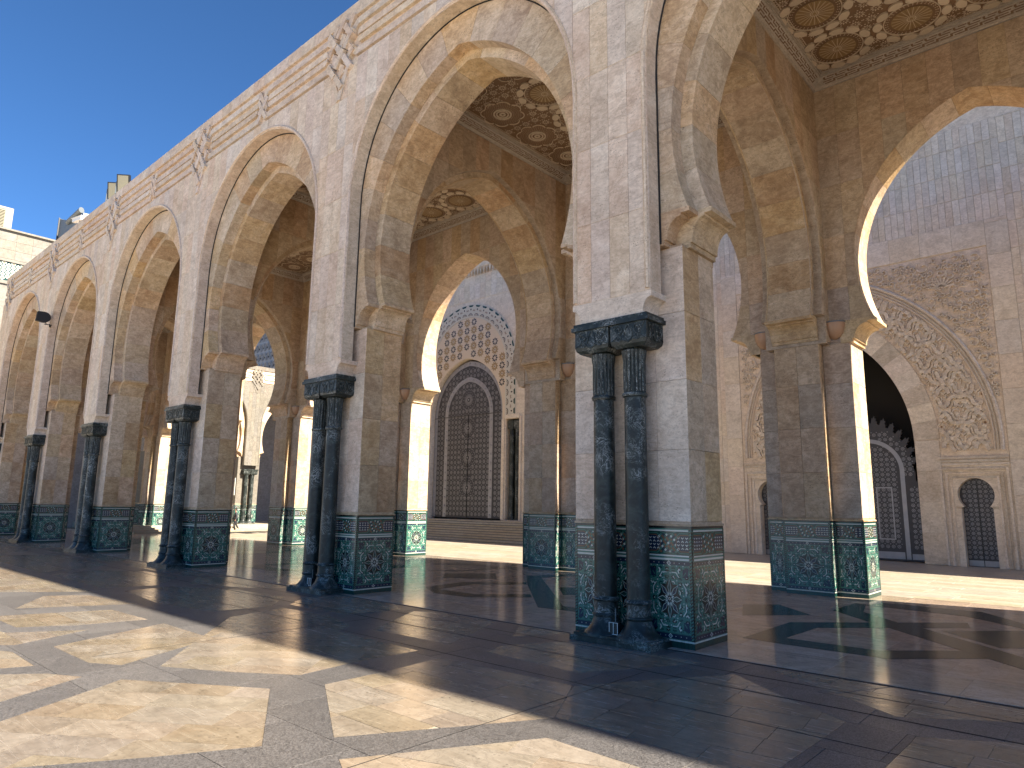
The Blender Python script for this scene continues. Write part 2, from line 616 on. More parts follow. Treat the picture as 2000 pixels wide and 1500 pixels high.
def slabs(root, name, mat, fr, u0, u1, v0, v1, du, dv, w1=0.03, w0=0.0, drop=None, parent=None, gap=0.004, stagger=0.0, jitter=0.002, vstart=None):
    """grid of cladding slabs in a plane, cut by the opening polygon `drop`"""
    nu = max(1, round((u1 - u0) / du))
    du = (u1 - u0) / nu
    va = v0 if vstart is None else vstart
    if drop:
        dx0, dx1 = min(p[0] for p in drop), max(p[0] for p in drop)
        dy0, dy1 = min(p[1] for p in drop), max(p[1] for p in drop)
    for i in range(nu):
        off = (i % 2) * stagger * dv
        v = va - off
        while v < v1 - 0.01:
            a, b = max(v, v0), min(v + dv, v1)
            v += dv
            if b - a < 0.02:
                continue
            x0, x1, y0, y1 = u0 + i * du + gap / 2, u0 + (i + 1) * du - gap / 2, a + gap / 2, b - gap / 2
            w = w1 + random.uniform(-jitter, jitter)
            if drop and x0 < dx1 and x1 > dx0 and y0 < dy1 and y1 > dy0:
                v2, tr = region([(x0, y0), (x1, y0), (x1, y1), (x0, y1)], [drop])
                if tr:
                    mb = MB()
                    add_region(mb, v2, tr, w, w0)
                    piece(root, name, mat, fr, mb, parent=parent)
            else:
                piece(root, name, mat, fr, rect=(x0, y0, x1, y1, w, w0), parent=parent)


# ------------------------------------------------------------------ flat ornament in 2D
class Orn:
    """flat ornament: polygons (u,v) with material index and height"""

    def __init__(self):
        self.mb = MB()

    def poly(self, pts, mi, w):
        if area2(pts) < 0:
            pts = pts[::-1]
        self.mb.face([(p[0], p[1], w) for p in pts], mi)

    def rect(self, x0, y0, x1, y1, mi, w):
        self.poly([(x0, y0), (x1, y0), (x1, y1), (x0, y1)], mi, w)

    def line(self, pts, t, mi, w, closed=False, raised=0.0):
        n = len(pts)
        out = []
        for i in range(n):
            p = pts[i]
            a = pts[i - 1] if (i > 0 or closed) else None
            b = pts[(i + 1) % n] if (i < n - 1 or closed) else None
            d = []
            for q0, q1 in ((a, p), (p, b)):
                if q0 is None or q1 is None:
                    continue
                l = math.hypot(q1[0] - q0[0], q1[1] - q0[1]) or 1e-9
                d.append(((q1[0] - q0[0]) / l, (q1[1] - q0[1]) / l))
            if len(d) == 1:
                nx, ny, k = -d[0][1], d[0][0], 1.0
            else:
                nx, ny = -(d[0][1] + d[1][1]), d[0][0] + d[1][0]
                l = math.hypot(nx, ny) or 1e-9
                nx, ny = nx / l, ny / l
                k = 1.0 / max(0.4, nx * -d[0][1] + ny * d[0][0])
            out.append(((p[0] + nx * t * k / 2, p[1] + ny * t * k / 2), (p[0] - nx * t * k / 2, p[1] - ny * t * k / 2)))
        m = n if closed else n - 1
        for i in range(m):
            a, b = out[i], out[(i + 1) % n]
            q = [a[1], b[1], b[0], a[0]]
            if raised:
                self.mb.prism([(p[0], p[1], w) for p in q], (0, 0, -raised), mi, back=False)
            else:
                self.poly(q, mi, w)

    def disc(self, c, r, mi, w, n=12, sy=1.0, a0=0.0):
        self.poly([(c[0] + r * math.cos(a0 + 2 * math.pi * i / n), c[1] + r * sy * math.sin(a0 + 2 * math.pi * i / n)) for i in range(n)], mi, w)

    def ring(self, c, r0, r1, mi, w, n=32, sy=1.0, a0=0.0, a1=2 * math.pi, raised=0.0):
        for i in range(n):
            s, t = a0 + (a1 - a0) * i / n, a0 + (a1 - a0) * (i + 1) / n
            q = [(c[0] + r * math.cos(a), c[1] + r * sy * math.sin(a)) for r, a in ((r0, s), (r1, s), (r1, t), (r0, t))]
            if raised:
                self.mb.prism([(p[0], p[1], w) for p in q], (0, 0, -raised), mi, back=False)
            else:
                self.poly(q, mi, w)


def medallion(o, cx, cy, w, h, w0):
    sx, sy = w / 2, h / 2

    def P(r, a):
        return (cx + sx * r * math.cos(a), cy + sy * r * math.sin(a))
    k8 = [R(22.5 + 45 * i) for i in range(8)]
    tk = 0.018
    o.line([P(0.98, a) for a in k8], tk, GR, w0, True)
    o.line([P(0.80, a) for a in k8], tk * 0.8, GR, w0, True)
    for a in k8:
        p0, p, p1 = P(0.89, a - R(45)), P(0.89, a), P(0.89, a + R(45))
        f = 0.32
        o.line([(p[0] + (p0[0] - p[0]) * f, p[1] + (p0[1] - p[1]) * f), p, (p[0] + (p1[0] - p[0]) * f, p[1] + (p1[1] - p[1]) * f)], tk * 0.95, WH, w0 + .001)
    star = []
    for i in range(16):
        star.append(P(0.66 if i % 2 == 0 else 0.50, R(22.5 * i)))
    o.disc((cx, cy), 1.0, DG, w0 - .0002, 8, 1.0) if False else None
    o.poly(star, BK, w0)
    o.line(star, tk * 0.9, GR, w0 + .001, True)
    for i in range(8):
        a = R(45 * i)
        b = a + R(22.5)
        for q, col in ((P(0.70, b), WH), (P(0.73, b - R(6)), BR), (P(0.73, b + R(6)), WH)):
            o.disc(q, 0.011, col, w0 + .001, 4)
        o.line([P(0.55, b - R(8)), P(0.585, b), P(0.55, b + R(8))], tk * 0.9, WH, w0 + .002)
        kite = [P(0.13, a), P(0.36, a - R(13)), P(0.60, a), P(0.36, a + R(13))]
        o.poly(kite, NV if i % 2 else DG, w0 + .001)
        o.line(kite, tk * 0.7, GR, w0 + .002, True)
        o.poly([P(0.09, b), P(0.16, b - R(12)), P(0.25, b), P(0.16, b + R(12))], WH, w0 + .002)
        o.line([P(0.13, a), P(0.36, a - R(13)), P(0.60, a), P(0.36, a + R(13))], tk * .35, WH, w0 + .0025, True)
        o.disc(P(0.86, a), 0.014, NV, w0 + .002, 4)
    o.disc((cx, cy), 0.028, WH, w0 + .003, 8)
    o.disc((cx, cy), 0.016, BR, w0 + .004, 8)
    for qx in (-1, 1):
        for qy in (-1, 1):
            C = (cx + qx * sx * 0.98, cy + qy * sy * 0.98)
            o.poly([C, (C[0] - qx * sx * .30, C[1] - qy * sy * .06), (C[0] - qx * sx * .30, C[1] - qy * sy * .30), (C[0] - qx * sx * .06, C[1] - qy * sy * .30)], NV, w0)
            o.line([(C[0] - qx * sx * .40, C[1]), (C[0] - qx * sx * .34, C[1] - qy * sy * .34), (C[0], C[1] - qy * sy * .40)], tk, GR, w0 + .001)
            o.line([(C[0] - qx * sx * .46, C[1] - qy * sy * .03), (C[0] - qx * sx * .52, C[1] - qy * sy * .10), (C[0] - qx * sx * .48, C[1] - qy * sy * .18)], tk * 1.2, WH, w0 + .002)
            o.line([(C[0] - qx * sx * .03, C[1] - qy * sy * .46), (C[0] - qx * sx * .10, C[1] - qy * sy * .52), (C[0] - qx * sx * .18, C[1] - qy * sy * .48)], tk * 1.2, WH, w0 + .002)
            o.line([(C[0] - qx * sx * .14, C[1] - qy * sy * .14), (C[0] - qx * sx * .26, C[1] - qy * sy * .26)], tk * 0.9, GR, w0 + .002)


ZP = {}


def zellige_mesh(W):
    W = round(W, 2)
    if W in ZP:
        return ZP[W]
    o = Orn()
    h = W / 2
    o.rect(-h, 0, h, 2.045, BK, 0.0)
    x = -h
    while x < h - 1e-3:
        x1 = min(h, x + 0.07)
        o.rect(x + .002, 0.004, x1 - .002, 0.098, DG, .002)
        o.rect(x + .001, 0.102, x1 - .001, 0.13, WH, .002)
        x = x1
    for z0, z1 in ((.135, .232), (1.37, 1.452)):
        o.rect(-h, z0, h, z1, NV, .001)
        o.line([(-h, z0 + .004), (h, z0 + .004)], .008, GR, .002)
        o.line([(-h, z1 - .004), (h, z1 - .004)], .008, GR, .002)
        n = max(2, round(W / 0.1))
        for i in range(n):
            c = (-h + W * (i + .5) / n, (z0 + z1) / 2)
            o.disc(c, 0.010, WH, .002, 4)
    for z0, z1, c in ((1.458, 1.492, WH), (1.495, 1.52, GR), (1.523, 1.548, WH), (1.955, 1.982, WH), (1.985, 2.005, GR)):
        o.rect(-h, z0, h, z1, c, .002)
    e = 0.055 if W > 0.5 else 0.02
    Wi = W - 2 * e
    n = max(1, round(Wi / (0.80 if W > 2 else 1.10)))
    mw = Wi / n
    o.rect(-h + e, .236, h - e, 1.366, GR, .0008)
    c_ = (1.366 - .236) / 9
    nx_ = max(1, round(Wi / c_))
    for a in range(nx_):
        for b in range(9):
            px, py = -Wi / 2 + Wi * (a + .5) / nx_, .236 + c_ * (b + .5)
            ra, rb = Wi / nx_ * .49, c_ * .49
            P8 = [(px + (ra if k % 2 == 0 else ra * .62) * math.cos(R(22.5 * k)), py + (rb if k % 2 == 0 else rb * .62) * math.sin(R(22.5 * k))) for k in range(16)]
            o.poly(P8, (DG, BK)[(a + b) % 2], .0012)
            o.disc((px, py), ra * .24, WH if (a + b) % 2 else GR, .0016, 8)
            o.disc((px + Wi / nx_ * .5, py + c_ * .5), ra * .22, WH, .0016, 4)
            o.line(P8, .006, GR, .0015, True)
    for i in range(n):
        cx = -Wi / 2 + mw * (i + .5)
        medallion(o, cx, 0.80, mw * 0.97, 1.10, .002)
        for zz in (.183, 1.41):
            o.line([(cx - .035, zz), (cx, zz - .035), (cx + .035, zz), (cx, zz + .035)], .012, WH, .003, True)
        # upper band
        o.rect(cx - mw / 2, 1.555, cx + mw / 2, 1.948, WH if False else DG, .001)
        s = 0.030
        cy = 1.7515
        for a in range(-5, 6):
            for b in range(-5, 6):
                px, py = cx + (a - b) * s * .98, cy + (a + b) * s * .98
                if abs(px - cx) > min(.27, mw * .36) or abs(py - cy) > .175 or abs(a) + abs(b) > 7:
                    continue
                col = (WH, GR, NV, GR, BR, WH, BK)[(a * a + 2 * b * b + abs(a * b)) % 7]
                o.poly([(px - s * .86, py), (px, py - s * .86), (px + s * .86, py), (px, py + s * .86)], col, .002)
        for q in (-1, 1):
            X0 = cx + q * mw / 2
            X1 = cx + q * mw * .20
            o.poly([(X0, cy - .14), (X1 + q * .08, cy - .14), (X1, cy - .06), (X1, cy + .06), (X1 + q * .08, cy + .14), (X0, cy + .14)], NV, .003)
            o.line([(X0, cy - .14), (X1 + q * .08, cy - .14), (X1, cy - .06), (X1, cy + .06), (X1 + q * .08, cy + .14), (X0, cy + .14)], .014, BR, .004)
            o.line([(X0, cy - .17), (X1 + q * .06, cy - .17), (X1 - q * .03, cy - .08)], .014, GR, .004)
            o.line([(X0, cy + .17), (X1 + q * .06, cy + .17), (X1 - q * .03, cy + .08)], .014, GR, .004)
            wd = abs(X1 - X0)
            m = max(2, int(wd / .07))
            for a in range(m):
                for b, sg in ((-.09, 1), (-.03, -1), (.03, 1), (.09, -1)):
                    px = X0 - q * (wd * (a + .5) / m)
                    o.line([(px - .024, cy + b - sg * .012), (px, cy + b + sg * .012), (px + .024, cy + b - sg * .012)], .013, WH, .004)
        o.line([(cx - mw * .2, 1.948), (cx, 1.90), (cx + mw * .2, 1.948)], .013, GR, .005)
        o.line([(cx - mw * .2, 1.556), (cx, 1.604), (cx + mw * .2, 1.556)], .013, GR, .005)
    for q in (-1, 1):  # twisted corner rope
        x0, x1 = (h - e, h) if q > 0 else (-h, -h + e)
        o.rect(x0, .135, x1, 2.0, BK, .0055)
        z = .14
        while z < 1.95:
            o.poly([(x0 + .006, z), (x1 - .006, z + .028), (x1 - .006, z + .056), (x0 + .006, z + .028)], GR if W > .5 else DG, .007)
            z += .056
    ZP[W] = o.mb.mesh('tile_panel', ZM)
    return ZP[W]


# ------------------------------------------------------------------ arches
ZCEN = 9.5


def arc_theta(r, off, zs, zc=ZCEN):
    return math.asin(max(-1.0, (zs - zc) / r)), math.acos(off / r)


def arch_outline(r, off, zs, n=20, zc=ZCEN, zbot=None, wbot=None):
    t0, t1 = arc_theta(r, off, zs, zc)
    right = [(-off + r * math.cos(t0 + (t1 - t0) * i / n), zc + r * math.sin(t0 + (t1 - t0) * i / n)) for i in range(n + 1)]
    pts = right + [(-u, v) for u, v in right[-2::-1]]
    if zbot is not None:
        w = right[0][0] if wbot is None else wbot
        pts = [(w, zbot), (w, zs)] + pts + [(-w, zs), (-w, zbot)]
        out = []
        for p in pts:
            if not out or math.hypot(p[0] - out[-1][0], p[1] - out[-1][1]) > 1e-4:
                out.append(p)
        pts = out
    return pts


def frame_outline(a, zbot, zc=10.8, b=4.28, n=26):
    pts = [(a, zbot)]
    for i in range(n + 1):
        t = math.pi * i / n
        c = math.cos(t)
        pts.append((a * c, zc + b * max(0.0, math.sin(t)) ** 0.97))
    pts.append((-a, zbot))
    return pts


def voussoirs(root, name, mat, fr, r0, r1, off, zs, n, w1, w0, parent, zc=ZCEN, seg=3, off1=None):
    """wedge stones of a pointed arch; the two nearest the crown join in a key stone"""
    t0, t1 = arc_theta(r0, off, zs, zc)
    st = (t1 - t0) / (n + 0.5)
    g = 0.003

    def pt(r, t, sgn):
        u = max(-off + r * math.cos(t), 0.0)
        return (sgn * u, zc + r * math.sin(t))
    for sgn in (1, -1):
        for k in range(n):
            a, b = t0 + st * k + g / r0, t0 + st * (k + 1) - g / r0
            inn = [pt(r0, a + (b - a) * i / seg, sgn) for i in range(seg + 1)]
            # joints are radial from the far centre
            outer = [pt(r1, a + (b - a) * i / seg, sgn) for i in range(seg + 1)]
            poly = inn + outer[::-1]
            if area2(poly) < 0:
                poly = poly[::-1]
            j = random.uniform(-.003, .003)
            mb = MB()
            mb.prism([(p[0], p[1], w1 + j) for p in poly], (0, 0, w0 - w1))
            piece(root, name, mat, fr, mb, parent=parent)
    a = t0 + st * n + g / r0
    t1b = math.acos(min(1, off / r1))
    inn = [pt(r0, a + (t1 - a) * i / 2, 1) for i in range(3)]
    outr = [pt(r1, a + (t1b - a) * i / 2, 1) for i in range(3)]
    inn[-1] = (0.0, inn[-1][1])
    outr[-1] = (0.0, outr[-1][1])
    poly = inn + [(-p[0], p[1]) for p in inn[-2::-1]] + [(-p[0], p[1]) for p in outr] + outr[-2::-1]
    if area2(poly) < 0:
        poly = poly[::-1]
    mb = MB()
    mb.prism([(p[0], p[1], w1) for p in poly], (0, 0, w0 - w1))
    piece(root, name, mat, fr, mb, parent=parent)


def corbel_poly(jamb, tip, z0, z1, sgn):
    """stepped impost seen from the front: plain foot, swelling curve, square lip"""
    d = jamb - tip
    p = [(jamb + .25, z0), (jamb - .10 * d, z0), (jamb - .10 * d, z0 + .10)]
    h = z1 - .14 - (z0 + .10)
    for i in range(7):
        t = math.pi / 2 * i / 6
        p.append((jamb - .18 * d - (.52 * d) * (1 - math.cos(t)), z0 + .10 + h * math.sin(t)))
    p += [(jamb - .70 * d, z1 - .14), (jamb - .70 * d, z1 - .09), (jamb - d, z1 - .09), (jamb - d, z1), (jamb + .25, z1)]
    p = [(sgn * x, z) for x, z in p]
    return p if area2(p) > 0 else p[::-1]


def corbels(root, name, mat, fr, jamb, tip, z0, z1, w1, w0, parent):
    for s in (1, -1):
        mb = MB()
        mb.prism([(x, z, w1) for x, z in corbel_poly(jamb, tip, z0, z1, s)], (0, 0, w0 - w1))
        piece(root, name, mat, fr, mb, parent=parent)


def mesh_region(name, mat, fr, keep, drop, w1, w0, parent, both=True):
    v2, tr = region(keep, drop)
    mb = MB()
    add_region(mb, v2, tr, w1, w0)
    if both:
        n = len(mb.v)
        used = sorted({i for t in tr for i in t})
        idx = {i: k for k, i in enumerate(used)}
        b = len(mb.v)
        mb.v += [(v2[i][0], v2[i][1], w0) for i in used]
        for t in tr:
            mb.f.append(tuple(b + idx[i] for i in t[::-1]))
            mb.mi.append(0)
    q = MB()
    q.v = [tuple(fr @ Vector(p)) for p in mb.v]
    q.f, q.mi = mb.f, mb.mi
    return q.build(name, mat, parent)


# ------------------------------------------------------------------ ground
SPAN = 9.72
X0 = -7.05
AX = [X0 - SPAN * k for k in range(-4, 6)]      # pier axes, from right (outside the frame) to left


def sheet(name, x0, x1, y0, y1, z, mat):
    mb = MB()
    mb.face([(x0, y0, z), (x1, y0, z), (x1, y1, z), (x0, y1, z)])
    return mb.build(name, mat, kind='structure')


sheet('ground', -700, 700, -500, 900, -0.06, M['pale'])  # off-frame ground, colour paled to bounce warm light onto the shaded facade
plaza = sheet('plaza_paving', -62, 45, -0.4, 10.92, -0.006, M['grout'])
CELLS = [
    [(-13.46, 3.81), (-11.81, 3.83), (-11.32, 4.11), (-12.36, 5.94), (-14.48, 5.96)],
    [(-17.63, 3.96), (-16.96, 3.82), (-15.88, 3.85), (-15.39, 4.68), (-15.16, 5.91), (-17.0, 5.86)],
    [(-18.55, 4.43), (-17.54, 6.56), (-19.97, 6.27), (-20.44, 5.44)],
    [(-21.96, 4.87), (-20.55, 6.6), (-24.47, 6.5), (-30.28, 6.61), (-30.3, 4.9)],
    [(-16.9, 3.2), (-15.0, 2.4), (-14.18, 3.24), (-14.03, 3.4), (-14.71, 4.7), (-15.36, 3.6)],
    [(-14.6, 2.3), (-13.1, 1.8), (-12.28, 2.85), (-12.15, 3.22), (-13.43, 3.25), (-14.2, 2.9)],
    [(-12.9, 1.5), (-11.4, 1.1), (-10.32, 2.43), (-10.96, 3.49), (-11.49, 3.21)],
    [(-9.6, 0.4), (-8.6, 0.5), (-7.79, 1.98), (-7.17, 2.97), (-6.71, 3.82), (-8.61, 4.96), (-9.78, 4.23), (-10.44, 3.81), (-9.1, 1.75)],
    [(-9.82, 5.02), (-8.98, 5.61), (-9.1, 6.62), (-9.06, 7.85), (-11.45, 7.9), (-11.76, 8.41), (-13.09, 8.81), (-14.72, 8.69), (-14.33, 7.23), (-10.85, 4.47)],
    [(-8.29, 5.57), (-6.42, 4.46), (-5.2, 6.58), (-5.91, 7.86), (-6.06, 7.86), (-8.4, 7.74), (-8.3, 6.6)],
    [(-5.88, 7.85), (-5.2, 6.6), (-4.47, 6.62), (-3.11, 6.5), (-2.74, 6.85), (-2.72, 8.39), (-2.72, 8.79), (-3.65, 9.36), (-4.61, 10.04), (-5.57, 8.46)],
    [(-5.86, 4.14), (-4.84, 3.63), (-2.77, 5.61), (-3.68, 5.95), (-4.83, 5.99), (-5.02, 5.65)],
    [(-8.21, 8.58), (-6.27, 8.5), (-5.27, 10.39), (-7.7, 10.37), (-8.35, 9.26), (-8.37, 9.06)],
    [(-11.13, 8.49), (-9.06, 8.56), (-10.09, 10.8), (-11.81, 10.79), (-12.32, 10.49)],
    [(-8.8, 9.86), (-8.47, 10.47), (-8.24, 10.9), (-8.87, 10.9), (-9.5, 10.9)],
    [(-3.2, 9.98), (-2.35, 9.42), (-1.51, 10.02), (-1.22, 10.22), (-0.86, 10.51), (-0.89, 10.9), (-1.98, 10.9), (-2.75, 10.87)],
    [(-4.26, 10.66), (-3.24, 10.0), (-2.77, 10.9), (-3.37, 10.9), (-4.17, 10.81)],
    [(-2.01, 8.48), (-2.02, 7.54), (-1.58, 6.99), (-0.7, 7.83), (-0.81, 9.56), (-1.67, 8.99), (-2.02, 8.77)],
    # the strip in the shade further left
    [(-15.1, 9.05), (-13.0, 9.15), (-12.75, 10.5), (-13.5, 10.9), (-15.6, 10.9), (-15.9, 9.9)],
    [(-20.2, 7.2), (-17.2, 6.95), (-15.3, 7.3), (-15.1, 8.6), (-16.3, 9.6), (-18.4, 9.5), (-20.4, 8.5)],
    [(-20.6, 9.1), (-18.7, 9.9), (-17.8, 10.9), (-21.6, 10.9), (-22.2, 10.0)],
    [(-26.0, 7.0), (-21.2, 7.0), (-20.9, 8.3), (-22.6, 9.6), (-25.2, 9.6), (-26.6, 8.4)],
    [(-28.2, 9.9), (-23.0, 9.95), (-22.4, 10.9), (-29.0, 10.9)],
    [(-36.0, 7.0), (-27.0, 7.0), (-27.4, 8.6), (-28.8, 9.6), (-35.0, 9.6)],
    [(-37.9, 9.9), (-30.0, 9.95), (-29.4, 10.9), (-38.5, 10.9)],
    [(-46.0, 7.0), (-37.0, 7.0), (-37.4, 8.6), (-38.8, 9.6), (-45.0, 9.6)],
    [(-60.0, 7.0), (-47.0, 7.0), (-47.4, 9.6), (-60.0, 9.6)],
    [(-60.0, 9.9), (-40.0, 9.95), (-39.4, 10.9), (-60.0, 10.9)],
    [(-60.0, 4.0), (-32.0, 4.0), (-31.2, 6.7), (-60.0, 6.7)],
    [(-60.0, 0.5), (-24.0, 0.5), (-23.0, 3.4), (-60.0, 3.6)],
    [(-23.0, 3.9), (-19.2, 4.1), (-18.2, 2.4), (-22.2, 2.2)],
]
CROT = {0: 52, 1: 0, 7: 35, 8: 40, 9: 0, 10: 8, 13: 25, 5: 30, 6: 35, 11: 20}


def inset(poly, d):
    n = len(poly)
    out = []
    for i in range(n):
        p, a, b = poly[i], poly[i - 1], poly[(i + 1) % n]
        l1 = math.hypot(p[0] - a[0], p[1] - a[1])
        l2 = math.hypot(b[0] - p[0], b[1] - p[1])
        n1 = (-(p[1] - a[1]) / l1, (p[0] - a[0]) / l1)
        n2 = (-(b[1] - p[1]) / l2, (b[0] - p[0]) / l2)
        k = 1 + n1[0] * n2[0] + n1[1] * n2[1]
        out.append((p[0] + d * (n1[0] + n2[0]) / k, p[1] + d * (n1[1] + n2[1]) / k))
    return out


def fill_cell(root, name, mat, poly, rot, du, dv, w1, w0, dz=0.0):
    cx = sum(p[0] for p in poly) / len(poly)
    cy = sum(p[1] for p in poly) / len(poly)
    c, s = math.cos(rot), math.sin(rot)
    loc = [((p[0] - cx) * c + (p[1] - cy) * s, -(p[0] - cx) * s + (p[1] - cy) * c) for p in poly]
    fr = F_up(cx, cy, dz, rot)
    x0, x1 = min(p[0] for p in loc), max(p[0] for p in loc)
    y0, y1 = min(p[1] for p in loc), max(p[1] for p in loc)
    ny = max(1, round((y1 - y0) / dv))
    dv = (y1 - y0) / ny
    for j in range(ny):
        x = x0 - random.uniform(0, du * 0.6)
        while x < x1:
            w = du * random.uniform(0.75, 1.3)
            a, b = max(x, x0) + .003, min(x + w, x1) - .003
            x += w
            if b - a < .03:
                continue
            r = [(a, y0 + j * dv + .003), (b, y0 + j * dv + .003), (b, y0 + (j + 1) * dv - .003), (a, y0 + (j + 1) * dv - .003)]
            v2, tr = region(r, [], loc)
            if tr:
                mb = MB()
                add_region(mb, v2, tr, w1 + random.uniform(-.001, .001), w0)
                if sum(abs(area2([v2[i] for i in t])) for t in tr) > .006:
                    piece(root, name, mat, fr, mb)


for i, poly in enumerate(CELLS):
    near = i < 23
    fill_cell(plaza, 'paving_slab', M['pave'], poly, R(CROT.get(i, 0)), 0.95 if near else 1.6, 0.52 if near else 0.8, 0.0, -0.012)
def grow(poly, d):
    if area2(poly) < 0:
        poly = poly[::-1]
    return inset(poly, -d)


GC = [grow(p, .004) for p in CELLS]
for i in range(-46, 12):
    for j in range(0, 10):
        u0, v0 = i * 1.3 + (j % 2) * .5, j * 1.1
        r = [(u0 + .004, v0 + .004), (u0 + 1.296, v0 + .004), (u0 + 1.296, min(v0 + 1.096, 10.9)), (u0 + .004, min(v0 + 1.096, 10.9))]
        near = [p for p in GC if min(q[0] for q in p) < r[1][0] and max(q[0] for q in p) > r[0][0] and min(q[1] for q in p) < r[2][1] and max(q[1] for q in p) > r[0][1]]
        if r[2][1] - r[0][1] < .05:
            continue
        v2, tr = region(r, near)
        tr = [t for t in tr if abs(area2([v2[k] for k in t])) > 1e-5]
        if tr and sum(abs(area2([v2[k] for k in t])) for t in tr) > .01:
            mb = MB()
            add_region(mb, v2, tr, -.0005 + random.uniform(-.001, .001), -.012)
            piece(plaza, 'granite_slab', M['granite'], I4, mb)
# thin dark expansion joints that run along the arcade
jm = MB()
for y, wd in ((10.92, .035), (9.30, .016), (10.15, .010), (8.02, .008)):
    jm.box(-60, 16, y - wd, y + wd, -.02, .0022)
for x in (-5.62, -12.2):
    jm.box(x - .006, x + .006, 4.0, 9.2, -.02, .002)
jm.build('expansion_joint', M['joint'], plaza)

hall = sheet('arcade_floor', -62, 45, 10.95, 21.9, -0.004, M['polish'])
for k in range(7):
    pass
fill = []
for y in range(0, 9):
    fr = F_up(0, 0, 0)
    ya, yb = 11.0 + y * 1.21, 11.0 + (y + 1) * 1.21
    x = 14.0 - random.random()
    while x > -58:
        w = random.uniform(1.1, 2.0)
        piece(hall, 'floor_slab', M['polish'], fr, rect=(x - w + .0015, ya + .0015, x - .0015, yb - .0015, 0.0, -0.01))
        x -= w
BANDS = [
    [(-7.6, 17.18), (-6.86, 15.47), (-5.75, 16.64), (-6.94, 17.83)],
    [(-5.72, 12.86), (-4.92, 12.8), (-5.13, 13.43), (-5.09, 15.0), (-2.81, 17.33), (-2.98, 18.09), (-5.74, 15.29)],
    [(-4.92, 12.8), (-3.46, 12.82), (-3.28, 12.78), (-2.08, 14.04), (-2.51, 14.5), (-3.55, 13.44), (-5.13, 13.43)],
    [(-5.66, 17.83), (-4.5, 16.55), (-4.08, 16.98), (-5.05, 18.08), (-5.39, 19.57), (-5.65, 19.58)],
    [(-4.04, 16.1), (-2.53, 14.52), (-1.55, 13.51), (-1.01, 12.92), (-1.07, 13.99), (-1.65, 14.58), (-3.53, 16.58)],
    [(-3.19, 16.52), (-2.06, 15.26), (-1.19, 16.01), (-1.33, 18.36)],
    [(-5.33, 19.35), (-3.19, 19.14), (-1.99, 18.06), (-2.07, 18.84), (-3.02, 20.24), (-5.15, 20.2)],
    [(-17.07, 15.7), (-15.7, 16.83), (-16.92, 18.09), (-18.14, 16.81)],
    [(-15.54, 13.64), (-14.42, 12.97), (-13.2, 13.02), (-12.01, 14.24), (-12.45, 14.69), (-13.45, 13.59), (-14.95, 13.62), (-15.13, 15.16), (-14.04, 16.39), (-14.41, 16.82), (-15.78, 15.39)],
    [(-15.65, 18.25), (-14.03, 16.4), (-10.78, 13.0), (-9.74, 13.12), (-10.08, 13.59), (-10.5, 13.6), (-14.96, 18.22), (-14.65, 19.75), (-15.04, 20.28)],
    [(-21.64, 19.25), (-21.21, 18.87), (-20.03, 19.62), (-18.64, 19.57), (-18.52, 18.19), (-19.51, 17.18), (-19.16, 16.88), (-18.12, 17.99), (-17.98, 20.36), (-18.76, 20.18), (-20.47, 20.26)]]
allb = [(b, 0.0) for b in BANDS] + [(b, -SPAN * k) for k in (2, 3, 4) for b in BANDS[:7]] + [(b, 0.0 - SPAN) for b in BANDS[5:7]]
for k, (b, dx) in enumerate(allb):
    v2, tr = region([(p[0] + dx, p[1]) for p in b])
    mb = MB()
    add_region(mb, v2, tr, 0.0025 + 0.0004 * (k % 5), -.01)
    piece(hall, 'dark_band', M['darkband'], I4, mb)

court = sheet('courtyard_paving', -62, 45, 21.9, 36.6, -0.012, M['joint'])
for j in range(17):
    ya, yb = 21.95 + j * .58, 21.95 + (j + 1) * .58
    x = 14.0 - random.random() * 2
    while x > -48:
        w = random.uniform(2.4, 3.6)
        piece(court, 'paving_slab', M['court'], I4, rect=(x - w + .004, ya + .012, x - .004, yb - .012, -.001 + random.uniform(-.002, .002), -.02))
        x -= w
sheet('courtyard_edge', -62, 45, 31.8, 36.6, -0.0035, M['court'])


# ------------------------------------------------------------------ the arcade
def pier(root, plan, mat_of, tiles=True, ztop=7.25):
    core = MB()
    ins = inset(plan, 0.035)
    core.prism([(p[0], p[1], ztop) for p in ins], (0, 0, -ztop))
    o = core.build('pier', M['inner'], root)
    ledge = MB()
    for dd, z0, z1 in ((-.012, 2.047, 2.085), (.012, 2.085, 2.12)):
        q = inset(plan, dd)
        ledge.prism([(p[0], p[1], z1) for p in q], (0, 0, z0 - z1))
    ledge.build('ledge', M['trav'], o)
    block = MB()
    q = inset(plan, .005)
    block.prism([(p[0], p[1], 2.046) for p in q], (0, 0, -2.046))
    block.build('dado_core', ZM[BK], o)
    n = len(plan)
    for i in range(n):
        p, q = plan[i], plan[(i + 1) % n]
        L = math.hypot(q[0] - p[0], q[1] - p[1])
        ux, uy = (q[0] - p[0]) / L, (q[1] - p[1]) / L
        fr = frame(((p[0] + q[0]) / 2, (p[1] + q[1]) / 2, 0), (ux, uy, 0), (0, 0, 1), (uy, -ux, 0))
        if tiles:
            link('tile_panel', zellige_mesh(L), o, fr)
        if L > 0.5:
            slabs(root, 'pier_slab', mat_of((uy, -ux)), fr, -L / 2 + .008, L / 2 - .008, 2.125, 7.2, 0.62, 1.27, w1=-.003, w0=-.036, parent=o, jitter=.0015)
        else:
            slabs(root, 'pier_slab', mat_of((uy, -ux)), fr, -L / 2 + .008, L / 2 - .008, 2.125, 7.2, 1.0, 2.54, w1=-.003, w0=-.036, parent=o, jitter=.001)
    return o


